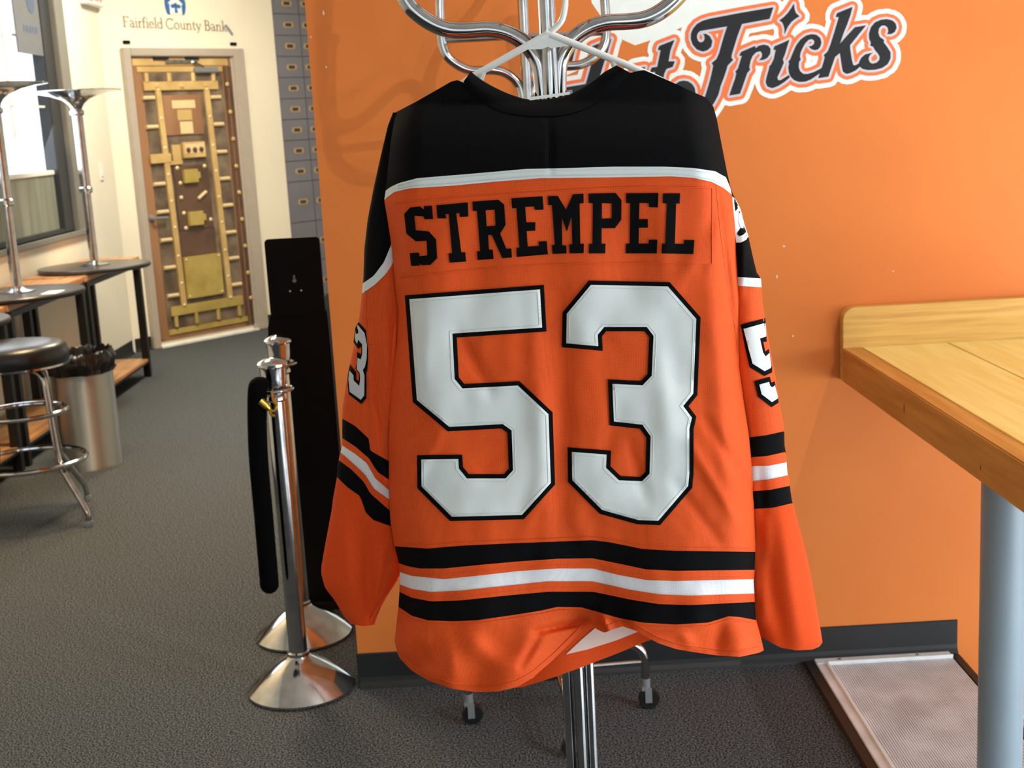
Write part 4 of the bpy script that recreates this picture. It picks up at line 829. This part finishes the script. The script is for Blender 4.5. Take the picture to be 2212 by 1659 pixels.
pt = applique([(1582, 424), (1590, 432), (1600, 452), (1608, 484), (1617, 511), (1612, 518), (1600, 524), (1590, 524), (1586, 480), (1583, 450)], [], nr, 'shoulder_patch', 'white_twill', sr_, .0014, .0006, 5)
applique([(1586, 430), (1590, 434), (1594, 450), (1589, 456)], [], nr, 'patch_stitching', 'black_fabric', pt, .0006, .002, 5)
applique([(1596, 462), (1602, 470), (1607, 488), (1600, 492), (1595, 480)], [], nr, 'patch_stitching', 'grey_twill', pt, .0006, .002, 5)
applique([(1592, 504), (1600, 492), (1610, 494), (1612, 502), (1604, 508), (1596, 510)], [], nr, 'patch_stitching', 'black_fabric', pt, .0006, .002, 5)

# ------------------------------------------------------------------ wall lettering decal
hl = empty('wall_decal', on_y(1500, 150, YW), 'large black script lettering decal outlined in orange and white on the orange wall', 'decal'); ho2 = hl.location
kA, kB, kC = (1460, 0, 6.637), (1700, 0, 6.637), (1180, 0, 6.637)
GLY = [
 (kA, [(1395,105),(1340,272),(945,345),(880,520),(800,780),(795,830),(820,860),(740,940),(720,1010),(690,1100),(640,1230),(610,1350),(560,1450),(510,1530),(430,1640),(330,1720),(400,1440),(480,1180),(510,1060),(535,940),(510,905),(580,850),(620,760),(650,650),(700,480),(735,378),(345,445),(310,480),(298,530),(315,585),(350,610),(395,595),(412,550),(405,505),(385,488),(430,485),(485,520),(520,590),(505,670),(450,720),(385,740),(300,710),(240,640),(213,560),(215,480),(245,410),(300,345),(380,300),(480,270),(900,190)]),
 (kA, [(905,800),(935,745),(1130,660),(1140,690),(1190,655),(1260,640),(1320,655),(1355,700),(1350,770),(1310,830),(1250,860),(1190,862),(1230,820),(1235,770),(1210,735),(1150,750),(1100,800),(1070,870),(1050,960),(1060,1000),(1020,1050),(985,1150),(955,1240),(915,1345),(765,1370),(800,1260),(850,1120),(865,1050),(850,1030),(890,980),(920,880),(945,800)]),
 (kA, [(1690,55),(1700,140),(1720,190),(1770,235),(1710,270),(1650,320),(1600,390),(1555,490),(1555,420),(1540,360),(1520,320),(1480,295),(1540,250),(1600,190),(1650,120)]),
 (kA, [(1395,715),(1410,665),(1540,610),(1625,570),(1590,680),(1560,780),(1530,850),(1545,900),(1520,960),(1480,1050),(1450,1110),(1465,1150),(1500,1150),(1620,1075),(1630,1110),(1560,1170),(1470,1230),(1380,1265),(1310,1240),(1285,1180),(1300,1100),(1330,1000),(1340,945),(1360,930),(1400,850),(1430,715)]),
 (kB, [(15,885),(40,860),(80,760),(130,650),(190,570),(270,510),(350,490),(420,500),(475,545),(490,610),(475,670),(440,710),(390,720),(340,700),(310,665),(350,660),(385,630),(390,590),(360,562),(310,570),(260,620),(220,690),(190,760),(182,820),(195,850),(170,890),(165,960),(185,1020),(230,1060),(300,1060),(380,1035),(470,990),(500,970),(470,1050),(420,1085),(340,1140),(260,1170),(170,1175),(100,1150),(50,1100),(25,1040),(15,960),(30,910)]),
 (kB, [(695,245),(715,190),(935,100),(905,220),(860,350),(810,470),(755,630),(860,510),(970,390),(1130,365),(1020,500),(900,650),(905,720),(925,850),(945,930),(970,940),(1035,905),(1040,960),(980,1010),(900,1050),(850,1060),(800,1030),(785,960),(770,850),(755,760),(685,820),(640,950),(590,1100),(445,1120),(500,960),(540,825),(525,790),(580,740),(620,640),(680,450),(740,245)]),
 (kB, [(1190,655),(1200,610),(1175,560),(1172,480),(1200,390),(1260,320),(1340,285),(1430,275),(1510,295),(1555,340),(1567,400),(1540,460),(1490,490),(1432,490),(1450,450),(1440,395),(1400,365),(1350,370),(1315,410),(1305,470),(1325,530),(1390,575),(1380,605),(1430,670),(1480,750),(1480,840),(1440,920),(1360,975),(1260,1000),(1160,1005),(1080,990),(1035,950),(1030,890),(1060,830),(1120,780),(1230,755),(1185,790),(1165,840),(1180,890),(1220,915),(1280,900),(1320,860),(1325,810),(1300,770),(1260,720),(1230,670)]),
 (kC, [(655,665),(935,555),(880,740),(830,890),(760,1120),(690,1340),(600,1560),(60,1600),(245,1330),(265,1255),(565,1205),(600,1090),(650,900),(715,690)]),
 (kC, [(425,655),(300,760),(235,850),(190,960),(110,1000),(370,880)]),
 (kC, [(1240,1200),(1250,1040),(1280,985),(1415,960),(1395,1060),(1340,1240)]),
 (kC, [(1600,715),(1620,660),(1835,575),(1780,720),(1750,880),(1840,880),(1810,960),(1720,990),(1690,1060),(1660,1200),(1540,1240),(1560,1030),(1485,1040),(1510,970),(1590,960),(1640,720)]),
 ((0, 0, 1), [(1477+25*math.cos(a_*.3927), 199+25*math.sin(a_*.3927)) for a_ in range(16)]),
 ((0, 0, 1), [(1160+13*math.cos(a_*.3927), 146+17*math.sin(a_*.3927)) for a_ in range(16)]),
]
def wp(u, v, t): p = on_y(u, v, YW); return (p.x, YW-t, p.z)
def grown_all(polys, d, t):
    """one plate: everything within d pixels-at-the-wall of any letter, merged without overlaps"""
    vs, es = [], []
    def ring(P):
        b0 = len(vs); vs.extend(Vector(p) for p in P); es.extend((b0+i, b0+(i+1) % len(P)) for i in range(len(P)))
    for P in polys:
        R = [Vector(p) for p in P]; n = len(R)
        for i in range(n):
            a_, b_ = R[i], R[(i+1) % n]; e = b_-a_; n_ = Vector((-e.y, e.x)).normalized()*d; k0 = math.atan2(n_.y, n_.x)
            cap = lambda c, s0: [(c.x+d*math.cos(k0+s0+k*math.pi/5), c.y+d*math.sin(k0+s0+k*math.pi/5)) for k in range(6)]
            ring(cap(a_, 0)+cap(b_, math.pi))
    rv, re_, rf, *_ = delaunay_2d_cdt(vs, es, [], 0, 1e-4)
    bb = [(min(p[0] for p in P)-d, max(p[0] for p in P)+d, min(p[1] for p in P)-d, max(p[1] for p in P)+d, P) for P in polys]
    def keep(x, y):
        for x0, x1, y0, y1, P in bb:
            if x0 < x < x1 and y0 < y < y1:
                if inpoly(x, y, [P]): return True
                for i in range(len(P)):
                    if segd(x, y, P[i-1], P[i])[0] < d*.985: return True
        return False
    T = [f for f in rf if keep(sum(rv[i].x for i in f)/3, sum(rv[i].y for i in f)/3)]
    used = sorted({i for f in T for i in f}); mp = {j: i for i, j in enumerate(used)}
    return MB().add([wp(rv[i].x, rv[i].y, t) for i in used], [tuple(mp[i] for i in f) for f in T])
POLY = [cr(P, *k) for k, P in GLY]
for d, m_, t, nm in ((23.0, 'decal_white', .0008, 'white_outline'), (12.6, 'decal_orange', .0016, 'orange_outline'), (5.2, 'decal_lilac', .0024, 'lilac_outline')):
    grown_all(POLY, d, t).build(nm, m_, hl, origin=ho2)
for poly in POLY: slab(MB(), poly, [], wp, .0026, .0032).build('letter', 'decal_black', hl, origin=ho2)
slab(MB(), [(1272, -60), (1278, 6), (1300, 38), (1330, 62), (1345, 86), (1372, 98), (1420, 82), (1470, 60), (1530, 50), (1600, 30), (1680, 12), (1690, -60)], [], wp, .0001, .0004).build('white_backing', 'decal_white', hl, origin=ho2)

# ------------------------------------------------------------------ ceiling lights
def ceiling_light(x, y, w, l, power, color, label, vis=True):
    t = empty('ceiling_light', (x, y, ZC-.06), label, 'light', 'ceiling light panels')
    MB().box(-w/2-.03, w/2+.03, -l/2-.03, l/2+.03, .02, .06).build('housing', 'white_paint', t, bevel=.004)
    MB().box(-w/2, w/2, -l/2, l/2, .008, .02).build('diffuser', 'lamp', t)
    area('lamp_glow', (x, y, ZC-.07), (x, y, 0), w, l, power, color).parent = None
ceiling_light(-1.6, 5.6, .6, 1.2, 120, (1, .72, .40), 'warm ceiling panel over the bar stool')
ceiling_light(-1.5, 8.6, .6, 1.2, 114, (1, .90, .72), 'warm ceiling panel in front of the vault door')
def track_light(loc, target, power, color, deg, label):
    t = empty('track_light', loc, label, 'light', 'small track spotlights'); d = (Vector(target)-Vector(loc)).normalized()
    a = MB(); a.tube([-d*.14, -d*.02], .035, 20); a.tube([-d*.02, Vector((0, 0, 0))], [.035, .04], 20); a.build('lamp_head', 'black_metal', t, smooth=True)
    MB().tube([-d*.10, -d*.10+Vector((0, 0, ZC-loc[2]+d.z*.10))], .008, 8).build('stem', 'black_metal', t, smooth=True)
    spot('lamp_beam', Vector(loc)+d*.02, target, power, color, deg, .4, .014)
track_light((.85, -2.0, 2.3), (-.1, 3.4, 1.0), 16, (1, .97, .92), 50, 'black track spotlight behind the viewer')
track_light((-.9, 8.2, 3.0), (-1.7, 11.1, 1.9), 60, (1, .82, .5), 50, 'black track spotlight aimed at the wall beside the vault door')
track_light((1.62, 1.75, 3.1), (.1, 3.5, 1.4), 78, (1, .96, .90), 125, 'black track spotlight over the pine table')
track_light((2.1, 1.45, 3.1), (.1, 3.5, 1.3), 30, (1, .96, .90), 125, 'black track spotlight between the pine table and the entrance doors')
